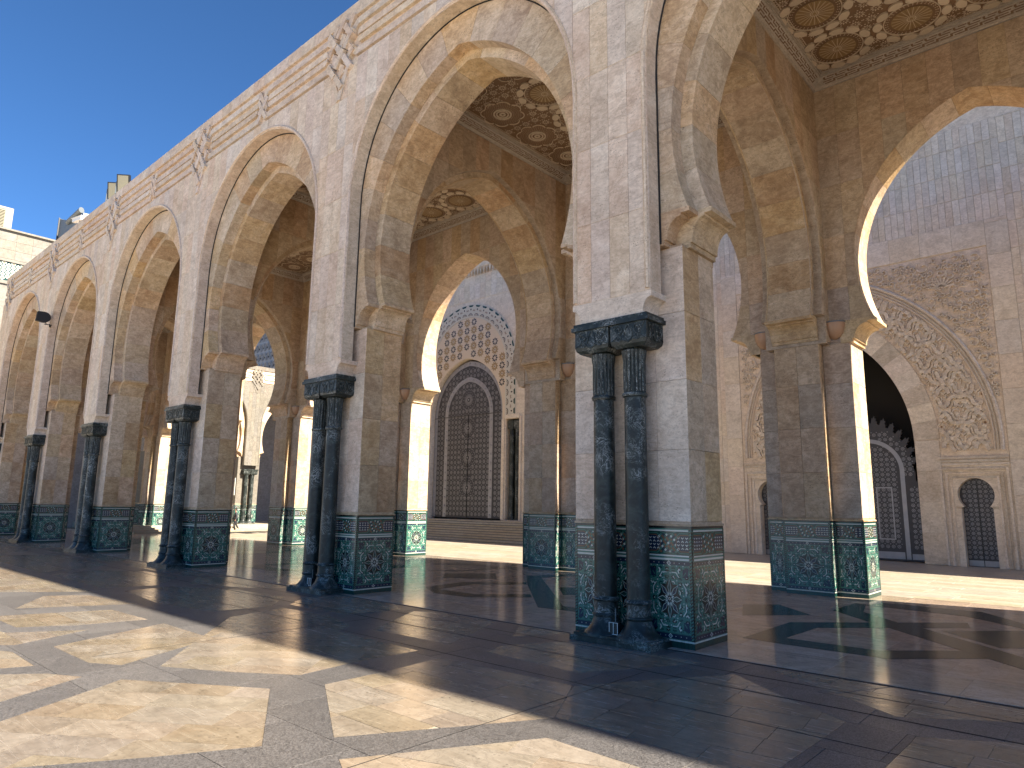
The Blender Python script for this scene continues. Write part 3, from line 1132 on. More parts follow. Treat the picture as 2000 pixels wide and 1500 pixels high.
def front_plan(x, Y0, h=1.25):
    a, b, c = Y0 + .55, Y0 + 1.80, Y0 + 2.17
    return [(x - h, a), (x + h, a), (x + h, b), (x + .65, b), (x + .65, c), (x - .65, c), (x - .65, b), (x - h, b)]


def inner_plan(x, Y1=20.75, h=1.42, hl=1.22):
    return [(x - hl, Y1), (x - .65, Y1), (x - .65, Y1 - .34), (x + .65, Y1 - .34), (x + .65, Y1), (x + h, Y1), (x + h, Y1 + 1.22), (x - hl, Y1 + 1.22)]


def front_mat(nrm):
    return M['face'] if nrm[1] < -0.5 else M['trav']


def interlace(root, name, cx, Y0, half, big_ends=(True, True)):
    """raised strands of the frieze over one bay, in the recess between z 15.5 and 17"""
    fr = F_front(Y0 + .10, cx)
    zs = (15.72, 16.06, 16.40, 16.74)

    def strand(pts, t=.215, top=.10):
        o = Orn()
        o.line(pts, t, 0, top, raised=top)
        piece(root, name, M['face'], fr, o.mb)
    for sgn in (-1, 1):
        a, b = (-half + .78, -.34) if sgn < 0 else (.34, half - .78)
        # outer loop and inner bars between two knots
        strand([(a - .22, zs[3] - .17), (a, zs[3]), (b, zs[3]), (b + .22, zs[3] - .17)])
        strand([(a - .22, zs[0] + .17), (a, zs[0]), (b, zs[0]), (b + .22, zs[0] + .17)])
        o = Orn()
        m = (zs[1] + zs[2]) / 2
        o.poly([(a + .02, m - .14), (a + .12, m - .24), (b - .12, m - .24), (b - .02, m - .14), (b - .02, m + .14), (b - .12, m + .24), (a + .12, m + .24), (a + .02, m + .14)], 0, .10)
        q = MB()
        q.prism([p for p in o.mb.v], (0, 0, -.10))
        # the long panel is split by a fine groove
        for z0, z1 in ((m - .24, m - .035), (m + .035, m + .24)):
            e = .10
            if z0 < m:
                P = [(a + .02, m - .035), (a + .02, m - .14), (a + .12, z0), (b - .12, z0), (b - .02, m - .14), (b - .02, m - .035)]
            else:
                P = [(a + .02, m + .035), (b - .02, m + .035), (b - .02, m + .14), (b - .12, z1), (a + .12, z1), (a + .02, m + .14)]
            g = MB()
            if area2(P) < 0:
                P = P[::-1]
            g.prism([(p[0], p[1], e) for p in P], (0, 0, -.10), back=False)
            piece(root, name, M['face'], fr, g)
    # small knot in the middle
    for k, (dz, s) in enumerate(((0.32, 1), (-.32, 1), (0.32, -1), (-.32, -1))):
        c = 16.23 + dz * .55
        L = .42
        strand([(-s * L * .72, c - L), (s * L * .72, c + L)], .17, .085 + .02 * (k % 2) + .006 * k)


def big_knot(root, name, x, Y0, mat=None):
    """plaited knot of slanting flat strands that tapers to a point below the frieze"""
    fr = F_front(Y0 + .03, x)
    mat = mat or M['face']
    k = 0
    for s in (1, -1):
        for off in (-.42, 0.0, .42):
            for i in range(4):
                c = 15.12 + .52 * i + (.13 if s > 0 else -.13)
                if i == 0 and off != 0:
                    continue
                k += 1
                h = .255
                top = (.125 if (i + (off == 0) + (s > 0)) % 2 else .06) + .003 * (k % 7)
                a, b = (off - s * h * .74, c - h), (off + s * h * .74, c + h)
                o = Orn()
                o.line([a, b], .185, 0, top, raised=top + (.075 if c > 15.7 else .012))
                piece(root, name, mat, fr, o.mb)
    for s in (1, -1):
        o = Orn()
        o.line([(s * .50, 15.50), (s * .30, 15.10), (s * .02, 14.40)], .17, 0, .075 + .01 * s, raised=.09)
        piece(root, name, mat, fr, o.mb)


def front_bay(root, cx, Y0, half=SPAN / 2, frieze=True, mf=None):
    mf = mf or M['face']
    arch = mesh_region('arch_frame', mf, F_front(Y0 + .03, cx), [(-half, 6.28), (half, 6.28), (half, 15.5), (-half, 15.5)],
                       [frame_outline(3.98, 6.0)], 0, -.345, root)
    fr = F_front(Y0 + .03, cx)
    dr = frame_outline(3.985, 6.0)
    pw = half - 3.98
    for a, b, n in ((-half, -3.985, 2), (-3.985, 3.985, 16), (3.985, half, 2)):
        slabs(root, 'facade_slab', mf, fr, a, b, 6.28, 15.5, (b - a) / n, 1.62, w1=.03, w0=0.0, drop=dr if n > 2 else None, parent=arch, vstart=6.28 - (0 if n == 2 else .4))
    mo = MB()
    pts = [fr @ Vector((u, v, .028)) for u, v in frame_outline(4.045, 6.32, 10.8, 4.35, 40)]
    mo.tube(pts, .05, 8)
    mo.build('arch_moulding', mf, arch, smooth=True)
    sg_ = MB()
    sg_.tube([F_front(Y0 + .375, cx) @ Vector((u, v, 0)) for u, v in frame_outline(3.965, 7.25, 10.8, 4.265, 40)], .022, 5)
    sg_.build('open_joint', M['joint'], arch)
    fa = F_front(Y0 + .385, cx)
    voussoirs(root, 'ring_stone', M['trav'], fa, 4.85, 6.0, 1.17, 7.86, 9, 0, -.36, arch)
    corbels(root, 'impost', M['trav'], fa, 3.95, 3.37, 7.22, 7.86, 0, -.36, arch)
    fb = F_front(Y0 + .75, cx)
    voussoirs(root, 'voussoir', M['trav'], fb, 4.60, 5.05, 1.17, 7.9, 8, 0, -1.06, arch)
    corbels(root, 'impost', M['trav'], fb, 3.60, 3.10, 7.2, 7.9, 0, -1.06, arch)
    mesh_region('wall_core', M['inner'], F_front(Y0 + .765, cx), [(-half, 7.1), (half, 7.1), (half, 17.02), (-half, 17.02)],
                [arch_outline(5.0, 1.17, 8.2, zbot=7.0, wbot=3.62)], 0, -1.07, arch)
    if frieze:
        interlace(root, 'frieze_strand', cx, Y0, half)
    # coping slabs above the frieze
    slabs(root, 'coping_slab', mf, fr, -half, half, 17.0, 17.45, .81, .5, w1=.03, w0=-.3, parent=arch)
    return arch


def inner_bay(root, cx, Y1=20.75, half=SPAN / 2):
    fr = F_front(Y1, cx)
    drop = arch_outline(4.33, 1.16, 7.75, zbot=7.0, wbot=3.44)
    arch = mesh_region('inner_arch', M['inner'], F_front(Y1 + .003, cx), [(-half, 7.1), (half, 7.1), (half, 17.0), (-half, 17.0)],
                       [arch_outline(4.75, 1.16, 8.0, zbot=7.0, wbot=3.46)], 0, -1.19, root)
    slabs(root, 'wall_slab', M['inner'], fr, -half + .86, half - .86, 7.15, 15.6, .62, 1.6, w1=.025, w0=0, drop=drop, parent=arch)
    voussoirs(root, 'voussoir', M['trav'], fr, 4.31, 4.8, 1.16, 7.75, 8, 0.004, -1.2, arch)
    corbels(root, 'impost', M['trav'], fr, 3.43, 2.74, 7.1, 7.75, .05, -1.2, arch)


def cross_arch(root, x, yc=16.58, Y0=12.42, Y1=20.74):
    a, b = Y0 - yc, Y1 - yc
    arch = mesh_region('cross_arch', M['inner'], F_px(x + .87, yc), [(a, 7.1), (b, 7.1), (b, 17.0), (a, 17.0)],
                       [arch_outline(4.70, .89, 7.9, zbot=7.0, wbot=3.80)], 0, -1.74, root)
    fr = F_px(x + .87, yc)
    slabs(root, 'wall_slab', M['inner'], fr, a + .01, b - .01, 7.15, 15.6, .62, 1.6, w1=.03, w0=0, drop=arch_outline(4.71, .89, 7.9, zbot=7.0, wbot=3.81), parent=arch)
    f2 = F_px(x + .65, yc)
    voussoirs(root, 'voussoir', M['trav'], f2, 4.49, 4.95, .89, 7.85, 8, 0, -1.3, arch)
    corbels(root, 'impost', M['trav'], f2, 3.82, 3.25, 7.2, 7.85, .02, -1.32, arch)
    # bead on the soffit edge
    mb = MB()
    for s in (.64, -.64):
        pts = [(x + s, yc + u, v) for u, v in arch_outline(4.50, .89, 7.87, 24)]
        mb.tube(pts, .03, 6)
    mb.build('edge_bead', M['trav'], arch, smooth=True)


# ceiling panels: two designs
def ceiling_mesh(kind, w, h):
    o = Orn()
    mats = [M['wood'], M['cream'], M['gold'], M['plaster']]
    a, b = w / 2, h / 2
    o.rect(-a, -b, a, b, 0, 0)
    feats = []
    if kind == 0:
        for i in range(4):
            for j in range(4):
                feats.append(((i - 1.5) * 1.90, (j - 1.5) * 1.90, 'petal', .94))
    else:
        for i in range(4):
            for j in range(4):
                edge = i in (0, 3) or j in (0, 3)
                feats.append(((i - 1.5) * 1.85, (j - 1.5) * 1.85, 'ring' if edge else 'petal', .80 if edge else .92))
    # small flowers all over
    g = .40
    ny = int(h / (g * .87)) + 1
    for j in range(ny):
        for i in range(int(w / g) + 1):
            x = -a + .2 + i * g + (j % 2) * g / 2
            y = -b + .2 + j * g * .87
            if abs(x) > a - .12 or abs(y) > b - .12:
                continue
            if any(math.hypot(x - f[0], y - f[1]) < f[3] - .04 for f in feats):
                continue
            for k in range(10):
                t = R(36 * k)
                c, s = math.cos(t), math.sin(t)
                P = [(.045, 0), (.09, -.022), (.155, 0), (.09, .022)]
                o.poly([(x + p[0] * c - p[1] * s, y + p[0] * s + p[1] * c) for p in P], 1, .012)
                if k % 2 == 0:
                    t2 = t + R(18)
                    q = (x + .19 * math.cos(t2), y + .19 * math.sin(t2))
                    o.disc(q, .026, 1, .010, 4)
            o.ring((x, y), .165, .177, 0, .011, 10)
            o.disc((x, y), .022, 1, .012, 6)
    for fx, fy, kd, r in feats:
        if kd == 'petal':
            rd = r * .60
            o.disc((fx, fy), r * .97, 0, .004, 28)
            for k in range(12):
                t = R(30 * k + 15)
                cx_, cy_ = fx + r * .86 * math.cos(t), fy + r * .86 * math.sin(t)
                pts = []
                for m in range(14):
                    q = 2 * math.pi * m / 14
                    px, py = .125 * math.cos(q) * (1.0 if math.cos(q) > 0 else .72), .190 * math.sin(q)
                    px -= .03 * (1 - abs(math.sin(q))) if math.cos(q) < 0 else 0
                    pts.append((cx_ + px * math.cos(t) - py * math.sin(t), cy_ + px * math.sin(t) + py * math.cos(t)))
                o.mb.prism([(p[0], p[1], .05) for p in pts], (0, 0, -.05), 1, back=False)
            o.ring((fx, fy), r * .70, r * .725, 1, .03, 36, raised=.03)
            for ring_, n, sz in ((r * .655, 36, .020), (r * .605, 36, .018), (r * .56, 30, .016)):
                for k in range(n):
                    t = 2 * math.pi * (k + (ring_ > r * .6) * .5) / n
                    o.disc((fx + ring_ * math.cos(t), fy + ring_ * math.sin(t)), sz, 1 if n > 30 else 0, .02, 4, a0=t)
            o.disc((fx, fy), r * .52, 2, .022, 32)
            for k in range(40):
                t = 2 * math.pi * k / 40
                o.line([(fx + r * .13 * math.cos(t), fy + r * .13 * math.sin(t)), (fx + r * .50 * math.cos(t), fy + r * .50 * math.sin(t))], .014, 0 if k % 2 else 1, .024)
            o.ring((fx, fy), r * .10, r * .125, 1, .028, 16)
            for k in range(8):
                t = R(45 * k)
                o.disc((fx + r * .065 * math.cos(t), fy + r * .065 * math.sin(t)), .018, 1, .028, 5)
        else:
            o.disc((fx, fy), r * .97, 0, .004, 28)
            for k in range(8):
                t = R(45 * k)
                o.ring((fx + r * .62 * math.cos(t), fy + r * .62 * math.sin(t)), r * .29, r * .325, 1, .03, 8, a0=t - R(62), a1=t + R(62), raised=.03)
            for ring_, n, sz in ((.78, 46, .016), (.70, 46, .016), (.62, 40, .016), (.54, 34, .016), (.47, 34, .020)):
                for k in range(n):
                    t = 2 * math.pi * (k + .5 * (int(ring_ * 100) % 2)) / n
                    o.disc((fx + r * ring_ * math.cos(t), fy + r * ring_ * math.sin(t)), sz * r * 1.2, 1, .012, 4, a0=t)
            for r0, r1 in ((.33, .40), (.22, .28), (.06, .14)):
                o.ring((fx, fy), r * r0, r * r1, 1, .03, 28, raised=.03)
    # fine border lines
    for d, m in ((.04, 1), (.10, 1)):
        o.line([(-a + d, -b + d), (a - d, -b + d), (a - d, b - d), (-a + d, b - d)], .018, m, .02, True)
    n = 80
    for k in range(n):
        for s in (-1, 1):
            o.disc((-a + w * (k + .5) / n, s * (b - .07)), .018, 1, .015, 4)
            o.disc((s * (a - .07), -b + h * (k + .5) / n), .018, 1, .015, 4)
    return o.mb.mesh('ceiling_panel', mats)


def cornice_mesh(w, h):
    """stucco cornice round a bay: stepped mouldings with a raised fret on the face"""
    mb = MB()
    a, b = w / 2, h / 2

    def loop(d):
        return [(-a + d, -b + d), (a - d, -b + d), (a - d, b - d), (-a + d, b - d)]
    prof = [(0.0, -.04), (.05, -.04), (.07, .0), (.10, .02), (.30, .20), (.33, .20), (.33, .235), (.37, .235), (.37, .27), (.42, .27), (.42, .32)]
    for (d0, z0), (d1, z1) in zip(prof, prof[1:]):
        L0, L1 = loop(d0), loop(d1)
        for i in range(4):
            j = (i + 1) % 4
            mb.face([(L0[i][0], L0[i][1], z0), (L1[i][0], L1[i][1], z1), (L1[j][0], L1[j][1], z1), (L0[j][0], L0[j][1], z0)], 0)
    # dark fret grooves on the sloping face, as raised stucco bars over a dark ground
    n1 = Vector((-.18, 0, -.20)).normalized()
    for side in range(4):
        L = w if side % 2 == 0 else h
        def P(u, q):  # u along, q 0..1 up the slope
            d = .115 + .17 * q
            z = .033 + .153 * q - .006
            if side == 0:
                return (u, -b + d, z)
            if side == 1:
                return (a - d, u, z)
            if side == 2:
                return (-u, b - d, z)
            return (-a + d, -u, z)
        u = -L / 2 + .42
        step = .34
        while u < L / 2 - .42:
            for u0, u1, q0, q1 in ((0, .30, .04, .16), (.0, .06, .16, .42), (.10, .34, .30, .42), (.04, .30, .56, .68), (.26, .32, .68, .94), (.0, .20, .82, .94)):
                mb.face([P(u + u0, q0), P(u + u1, q0), P(u + u1, q1), P(u + u0, q1)], 1)
            u += step
    return mb.mesh('cornice', [M['plaster'], M['wood']])


arcade = thing('arcade', 'long travertine arcade of tall horseshoe arches on green tiled piers', 'arcade')
front_piers, inner_piers = [], []
for x in AX:
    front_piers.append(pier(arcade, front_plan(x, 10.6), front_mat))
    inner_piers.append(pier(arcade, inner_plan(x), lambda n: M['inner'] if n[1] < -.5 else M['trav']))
    cross_arch(arcade, x)
CX = [x - SPAN / 2 for x in AX[:-1]]
for cx in CX:
    front_bay(arcade, cx, 10.6)
    inner_bay(arcade, cx)
for x in AX[4:]:
    big_knot(arcade, 'frieze_strand', x, 10.6)
# the facade carries on half a pier past the last axis
xe = AX[-1]
endw = MB()
endw.box(xe - 1.35, xe - .002, 10.63, 11.7, 6.28, 15.5)
endw.box(xe - 1.35, xe - .002, 10.75, 21.9, 7.12, 17.02)
ew = endw.build('end_wall', M['face'], arcade)
slabs(arcade, 'facade_slab', M['face'], F_front(10.63, xe), -1.35, -.01, 6.28, 15.5, .45, 1.62, parent=ew)
slabs(arcade, 'coping_slab', M['face'], F_front(10.63, xe), -1.35, -.01, 17.0, 17.45, .7, .5, w0=-.3, parent=ew)
# recessed ground of the frieze, its lower lip, and the roof
fz = MB()
fz.box(xe - 1.34, AX[0], 10.70, 10.97, 15.50, 17.03)
fz.build('frieze_ground', M['face'], arcade)
rf = MB()
rf.box(xe - 1.33, AX[0] + 1, 10.9, 22.1, 16.6, 17.3)
rf.box(xe - 1.33, AX[0] + 1, 21.8, 22.12, 7.4 + 9.2, 17.45)
rf.build('roof', M['inner'], arcade)
pc = MB()
for x in AX:  # console under each pilaster, curving in to the capital
    pr = [(.885, 6.28), (.885, 6.16)]
    for i in range(7):
        t = math.pi / 2 * i / 6
        pr.append((.80 - .12 * math.sin(t) + .085 * (1 - math.sin(t)) - .0, 6.16 - .29 * (1 - math.cos(t)) - .0))
    pr = [(.885, 6.28), (.885, 6.17), (.86, 6.16)] + [(.86 - .16 * math.sin(t), 5.865 + .295 * math.cos(t)) for t in [math.pi / 2 * i / 6 for i in range(7)]]
    poly = pr + [(-u, v) for u, v in pr[::-1]]
    if area2(poly) < 0:
        poly = poly[::-1]
    q = MB()
    q.prism([(x + u, 10.6, v) for u, v in poly], (0, .56, 0))
    q.build('pilaster_console', M['face'], arcade)
CW, CH = SPAN - 1.8, 20.72 - 12.45
cm = [ceiling_mesh(0, CW - .80, CH - .80), ceiling_mesh(1, CW - .80, CH - .80)]
corn = cornice_mesh(CW, CH)
for i, cx in enumerate(CX):
    o = link('ceiling', cm[1 if i in (4, 6) else 0], arcade, F_down(15.48, cx, (20.72 + 12.45) / 2))
    link('cornice', corn, o, F_down(15.48, cx, (20.72 + 12.45) / 2).inverted() @ Matrix.Translation((cx, (20.72 + 12.45) / 2, 15.19)))


# ------------------------------------------------------------------ twin columns of dark green marble
def column_meshes():
    m = {}
    b = MB()
    b.lathe([(.205, .78), (.205, 1.2), (.202, 2.6), (.196, 4.38)], n=28)
    m['shaft'] = b.mesh('shaft', M['marble'], True)
    b = MB()  # bell-shaped foot with two collars
    b.lathe([(.40, .0), (.40, .13), (.385, .16), (.33, .20), (.27, .28), (.235, .37), (.222, .42), (.24, .43), (.25, .455), (.24, .48), (.222, .49), (.215, .56), (.215, .69),
             (.235, .70), (.245, .725), (.235, .75), (.21, .765), (.20, .80)], n=28)
    m['base'] = b.mesh('base', M['marble'], True)
    b = MB()
    b.lathe([(.196, 4.36), (.225, 4.375), (.235, 4.41), (.225, 4.44), (.20, 4.455), (.20, 4.46)], n=28)
    n = 16
    for i in range(n):
        a = 2 * math.pi * i / n
        b.lathe([(.030, 4.46), (.034, 4.55), (.034, 5.05), (.052, 5.16), (.062, 5.24), (.03, 5.27)], c=(.178 * math.cos(a), .178 * math.sin(a)), n=8)
    b.lathe([(.185, 4.46), (.185, 5.27)], n=24)
    m['neck'] = b.mesh('fluted_neck', M['marble'], True)
    b = MB()
    w, z0, z1 = .385, 5.27, 5.72
    P = [(.30, z0), (w - .02, z0 + .06), (w, z0 + .13), (w, z1)]
    for (r0, a0), (r1, a1) in zip(P, P[1:]):
        q0 = [(-r0, -r0 * .8, a0), (r0, -r0 * .8, a0), (r0, r0 * .8, a0), (-r0, r0 * .8, a0)]
        q1 = [(-r1, -r1 * .8, a1), (r1, -r1 * .8, a1), (r1, r1 * .8, a1), (-r1, r1 * .8, a1)]
        for i in range(4):
            j = (i + 1) % 4
            b.face([q0[i], q0[j], q1[j], q1[i]])
    b.face([(-.30, -.24, z0), (-.30, .24, z0), (.30, .24, z0), (.30, -.24, z0)])
    # carved scrolls and leaf ribs on the faces
    o = Orn()
    for sx in (-1, 1):
        for cy, rr in ((5.60, .10), (5.43, .07)):
            pts = [(sx * (.20 + (rr * (1 - t / 16)) * math.cos(t * .75)), cy + (rr * (1 - t / 16)) * math.sin(t * .75)) for t in range(15)]
            o.line(pts, .018, 0, .014, raised=.014)
        o.line([(0, 5.36), (sx * .10, 5.46), (sx * .06, 5.60), (0, 5.69)], .02, 0, .014, raised=.014)
        o.line([(sx * .36, 5.40), (sx * .16, 5.52), (sx * .02, 5.68)], .014, 0, .012, raised=.012)
        o.line([(sx * .34, 5.70), (sx * .20, 5.45), (sx * .05, 5.38)], .014, 0, .013, raised=.013)
    for fr in (F_front(-w * .8), F_px(w), F_mx(-w)):
        k = len(b.v)
        b.v += [tuple(fr @ Vector((p[0] * (1 if abs(fr[0][2]) < .5 else .78), p[1], p[2]))) for p in o.mb.v]
        b.f += [tuple(i + k for i in f) for f in o.mb.f]
        b.mi += [0] * len(o.mb.f)
    m['block'] = b.mesh('capital_block', M['marble'])
    b = MB()
    b.box(-.86, .86, -.355, .32, 5.722, 5.80)
    b.box(-.82, .82, -.33, .32, 5.80, 5.862)
    m['abacus'] = b.mesh('abacus', M['marble'])
    b = MB()
    b.box(-.86, .82, -.42, .28, 0.0, .10)
    b.box(-.80, .78, -.38, .27, .10, .14)
    m['plinth'] = b.mesh('plinth', M['marble'])
    return m


CM = column_meshes()
CLAB = {2: 'large twin dark green marble columns against the nearest pier, right of the picture centre',
        3: 'twin dark green marble columns left of the picture centre, second pair along the arcade',
        4: 'third pair of twin dark green marble columns along the arcade, left of the big arch',
        5: 'fourth pair of twin dark green marble columns along the arcade, before a tiled pier',
        6: 'fifth pair of twin dark green marble columns along the arcade, small and near the left edge',
        7: 'last far pair of twin green marble columns at the left edge of the arcade'}


def twin_columns(x, y, label, group, scale=1.0, z=0.0, rz=0.0):
    t = thing('twin_column', label, 'column', (x, y, z), rz, group, scale)
    link('plinth', CM['plinth'], t)
    for s in (-.345, .345):
        sh = link('shaft', CM['shaft'], t, Matrix.Translation((s, 0, 0)) @ Matrix.Rotation(random.uniform(0, 6), 4, 'Z'))
        link('base', CM['base'], t, Matrix.Translation((s, 0, .002)))
        link('fluted_neck', CM['neck'], t, Matrix.Translation((s, 0, 0)))
        link('capital_block', CM['block'], t, Matrix.Translation((s * 1.19, 0, 0)))
    link('abacus', CM['abacus'], t)
    return t


for k in range(2, 8):
    twin_columns(AX[k + 2], 10.86, CLAB[k], 'green marble twin columns in front of the piers')


# ------------------------------------------------------------------ the mosque wall behind the courtyard
YW = 35.6
XC, XD = -9.55, -36.68            # axes of the carved portal and of the great door
mosque = thing('mosque', 'high tiled stone wall of the mosque with carved portal and great bronze door', 'mosque')
HM = 20.8


def parch(hw, zspring, zapex, n=20):
    """pointed arch of half-width hw, straight below zspring"""
    rise = zapex - zspring
    r = (hw * hw + rise * rise) / (2 * hw)
    return arch_outline(r, r - hw, zspring, n, zspring)


portal_hole = [(2.3, 0), (2.3, 5.5)] + parch(2.3, 5.5, 10.4)[1:-1] + [(-2.3, 5.5), (-2.3, 0)]
ph = [(XC + u, v - .01 if v == 0 else v) for u, v in portal_hole]


def sdoor(cx, zs=2.55):
    a = arch_outline(.72, .05, zs, 16, 3.05)
    return [(cx + .58, -.01), (cx + .58, zs - .06), (cx + .70, zs - .06)][:2] + [(cx + u, v) for u, v in a] + [(cx - .58, zs - .06), (cx - .58, -.01)]


sd_r, sd_l = sdoor(XC + 4.45), sdoor(XC - 4.45)
gd = [(3.78, 0.0), (3.78, 9.0)] + parch(3.78, 9.0, 13.2)[1:-1] + [(-3.78, 9.0), (-3.78, 0.0)]
gdh = [(XD + u, v) for u, v in gd]
nich = [(XD + 4.15, 1.3), (XD + 5.45, 1.3), (XD + 5.45, 8.3), (XD + 4.15, 8.3)]
FW = F_front(YW)
wallm = mesh_region('wall', M['mosque'], FW, [(-50, 0), (34, 0), (34, HM), (-50, HM)], [ph, sd_r, sd_l, gdh, nich], 0, -.62, mosque)
body = MB()
body.box(-50, 34, YW + 2.4, YW + 30, 0, HM - .02)
body.box(-50, 34, YW + .58, YW + 30, HM - .8, HM - .01)
body.box(-50, -49.4, YW + .60, YW + 3, 0, HM - .02)
body.box(33.4, 34, YW + .60, YW + 3, 0, HM - .02)
body.build('wall_body', M['mosque'], mosque)
cop = MB()
cop.box(-50.2, 34.2, YW - .12, YW + .7, HM, HM + .22)
cop.build('coping', M['mosque'], mosque)
# facing tiles: narrow upright tiles in level courses
bx0, bx1, bz = XC - 6.65, XC + 6.65, 15.2
for x0, x1, z0, z1 in ((-21.0, bx0, 0.02, 19.9), (bx0, bx1, bz, 19.9), (bx1, -.2, 0.02, 19.9), (-43.0, XD - 5.6, 1.4, 20.2), (XD - 5.6, XD + 5.9, 17.7, 20.2), (XD + 5.9, -27.4, 1.4, 20.2)):
    slabs(mosque, 'facing_tile', M['mosque'], FW, x0, x1, z0, z1, .285 if x0 > -25 else .57, 1.24, w1=.03, w0=0, gap=.014, jitter=.004)
# plain border slabs round the portal
for x0, x1, z0, z1, du, dv in ((bx0, XC - 5.8, .02, bz, .85, 1.5), (XC + 5.8, bx1, .02, bz, .85, 1.5), (XC - 5.8, XC + 5.8, 14.0, bz, 1.3, 1.2)):
    slabs(mosque, 'border_slab', M['mosque'], FW, x0, x1, z0, z1, du, dv, w1=.06, w0=0, gap=.006)
# plain voussoir band round the dark opening, then carved interlace up to the outer moulding, then spandrels of scrolls
rise = 10.4 - 5.5
r0 = (2.3 ** 2 + rise ** 2) / 4.6
voussoirs(mosque, 'portal_voussoir', M['carve'], F_front(YW, XC), r0, r0 + 1.0, r0 - 2.3, 5.5, 7, .07, 0, wallm, zc=5.5)
for s in (-1, 1):
    slabs(mosque, 'border_slab', M['carve'], F_front(YW, XC), (2.31 if s > 0 else -3.28), (3.28 if s > 0 else -2.31), .02, 5.48, 1.0, 1.36, w1=.06, w0=0)
ro, oo = 8.5, 2.9
outer = [(u, v) for u, v in arch_outline(ro, oo, 4.9, 26, 5.5)]
cb = MB()
for rr, tt in ((0.0, .085), (-.16, .045), (-.28, .04)):
    pts = [(XC + u, YW - .05, v) for u, v in arch_outline(ro + rr, oo, 4.95, 40, 5.5)]
    cb.tube(pts, tt, 6)
cb.build('portal_moulding', M['carve'], wallm, smooth=True)
ol = Orn()
rng = random.Random(3)
inner_b = arch_outline(r0 + 1.0, r0 - 2.3, 5.5, 20, 5.5)


def inside_outer(u, v, m=0.0):
    return math.hypot(abs(u) + oo, v - 5.5) < ro + m if v > 5.5 else abs(u) < 5.6 + m


def inside_inner(u, v):
    return math.hypot(abs(u) + (r0 - 2.3), v - 5.5) < r0 + 1.12 if v > 5.5 else abs(u) < 3.42


# interlaced lobed bands: overlapping six-foils, each a broad and a narrow strand, with dark discs painted for the shade in hollows
def carved_ok(u, v):
    return v > 4.95 and inside_outer(u, v, -.42) and not inside_inner(u, v + .0)


row = 0
v = 4.9
while v < 13.8:
    u = -6.3 + (row % 2) * .62
    while u < 6.3:
        tw = .25 * math.sin(u * 2.1 + v)
        dh = rng.uniform(0, .04)
        for rr, tt, hh in ((.62, .15, .095 + .02 * (row % 2)), (.43, .075, .07)):
            n = 42
            ring = []
            for i in range(n + 1):
                a = 2 * math.pi * i / n
                r_ = rr * (.86 + .20 * abs(math.cos(3 * a + tw)))
                ring.append((u + r_ * math.cos(a), v + r_ * math.sin(a)))
            run = []
            for i, p in enumerate(ring):
                gap = (i + 7 * row) % 21 in (0,)      # strands dive under one another
                if carved_ok(*p) and not gap:
                    run.append(p)
                else:
                    if len(run) > 1:
                        ol.line(run, tt, 0, hh + dh, raised=hh + dh)
                    run = []
            if len(run) > 1:
                ol.line(run, tt, 0, hh + dh, raised=hh + dh)
        if carved_ok(u, v):
            for q_ in (-1, 1):
                c_ = (u + q_ * .20, v - .05 + .05 * q_)
                if rng.random() < .4:
                    ol.disc(c_, rng.uniform(.04, .07), 1, .028, 9)
                ol.ring(c_, .11, .16, 0, .09, 10, a0=-.6, a1=R(215), raised=.09)
            ol.line([(u - .16, v + .26), (u, v + .12), (u + .16, v + .26)], .07, 0, .10, raised=.09)
        u += 1.24
    v += .62
    row += 1
q = MB()
q.v = [tuple(F_front(YW, XC) @ Vector(p)) for p in ol.mb.v]
q.f, q.mi = ol.mb.f, ol.mb.mi
q.build('carved_interlace', [M['carve'], M['hollow_shade']], wallm, kind='stuff')
os_ = Orn()
for s in (-1, 1):
    placed = []
    for _ in range(6000):
        u, v = rng.uniform(1.0, 5.72) * s, rng.uniform(5.6, 13.9)
        rr = rng.choice((.30, .24, .2, .15, .12, .10))
        if inside_outer(u, v, rr + .10) or abs(u) > 5.72 - rr or v > 13.9 - rr:
            continue
        if any(math.hypot(u - p[0], v - p[1]) < (rr + p[2]) * .86 for p in placed):
            continue
        placed.append((u, v, rr))
        ph0, sg = rng.uniform(0, 6.28), rng.choice((-1, 1))
        n = 13
        pts = []
        for i in range(n):
            k = i / (n - 1)
            r_ = rr * (1.05 - .85 * k)
            pts.append((u + r_ * math.cos(ph0 + sg * 6.6 * k), v + r_ * math.sin(ph0 + sg * 6.6 * k)))
        os_.line(pts, .06 if rr > .18 else .045, 0, rng.uniform(.08, .12), raised=.10)
        for k in range(3):  # leaves
            a = ph0 + sg * (1.2 + 1.9 * k)
            c = (u + rr * 1.02 * math.cos(a), v + rr * 1.02 * math.sin(a))
            os_.line([c, (c[0] + rr * .4 * math.cos(a + .6), c[1] + rr * .4 * math.sin(a + .6))], .045, 0, .06, raised=.05)
    # shell
    su, sv = 3.95 * s, 12.4
    for k in range(9):
        a = R(10 + 20 * k)
        os_.line([(su + .10 * math.cos(a), sv + .10 * math.sin(a)), (su + .52 * math.cos(a), sv + .52 * math.sin(a))], .07, 0, .10, raised=.09)
q = MB()
q.v = [tuple(F_front(YW, XC) @ Vector(p)) for p in os_.mb.v]
q.f, q.mi = os_.mb.f, [0] * len(os_.mb.f)
q.build('carved_scrolls', M['carve'], wallm, kind='stuff')
pb = mesh_region('carved_ground', M['carve'], F_front(YW, XC), [(-5.78, 4.55), (5.78, 4.55), (5.78, 13.97), (-5.78, 13.97)],
                 [[(u, v) for u, v in portal_hole[:-1]] + [(-2.3, 0.0)]], .02, 0, wallm, both=False)
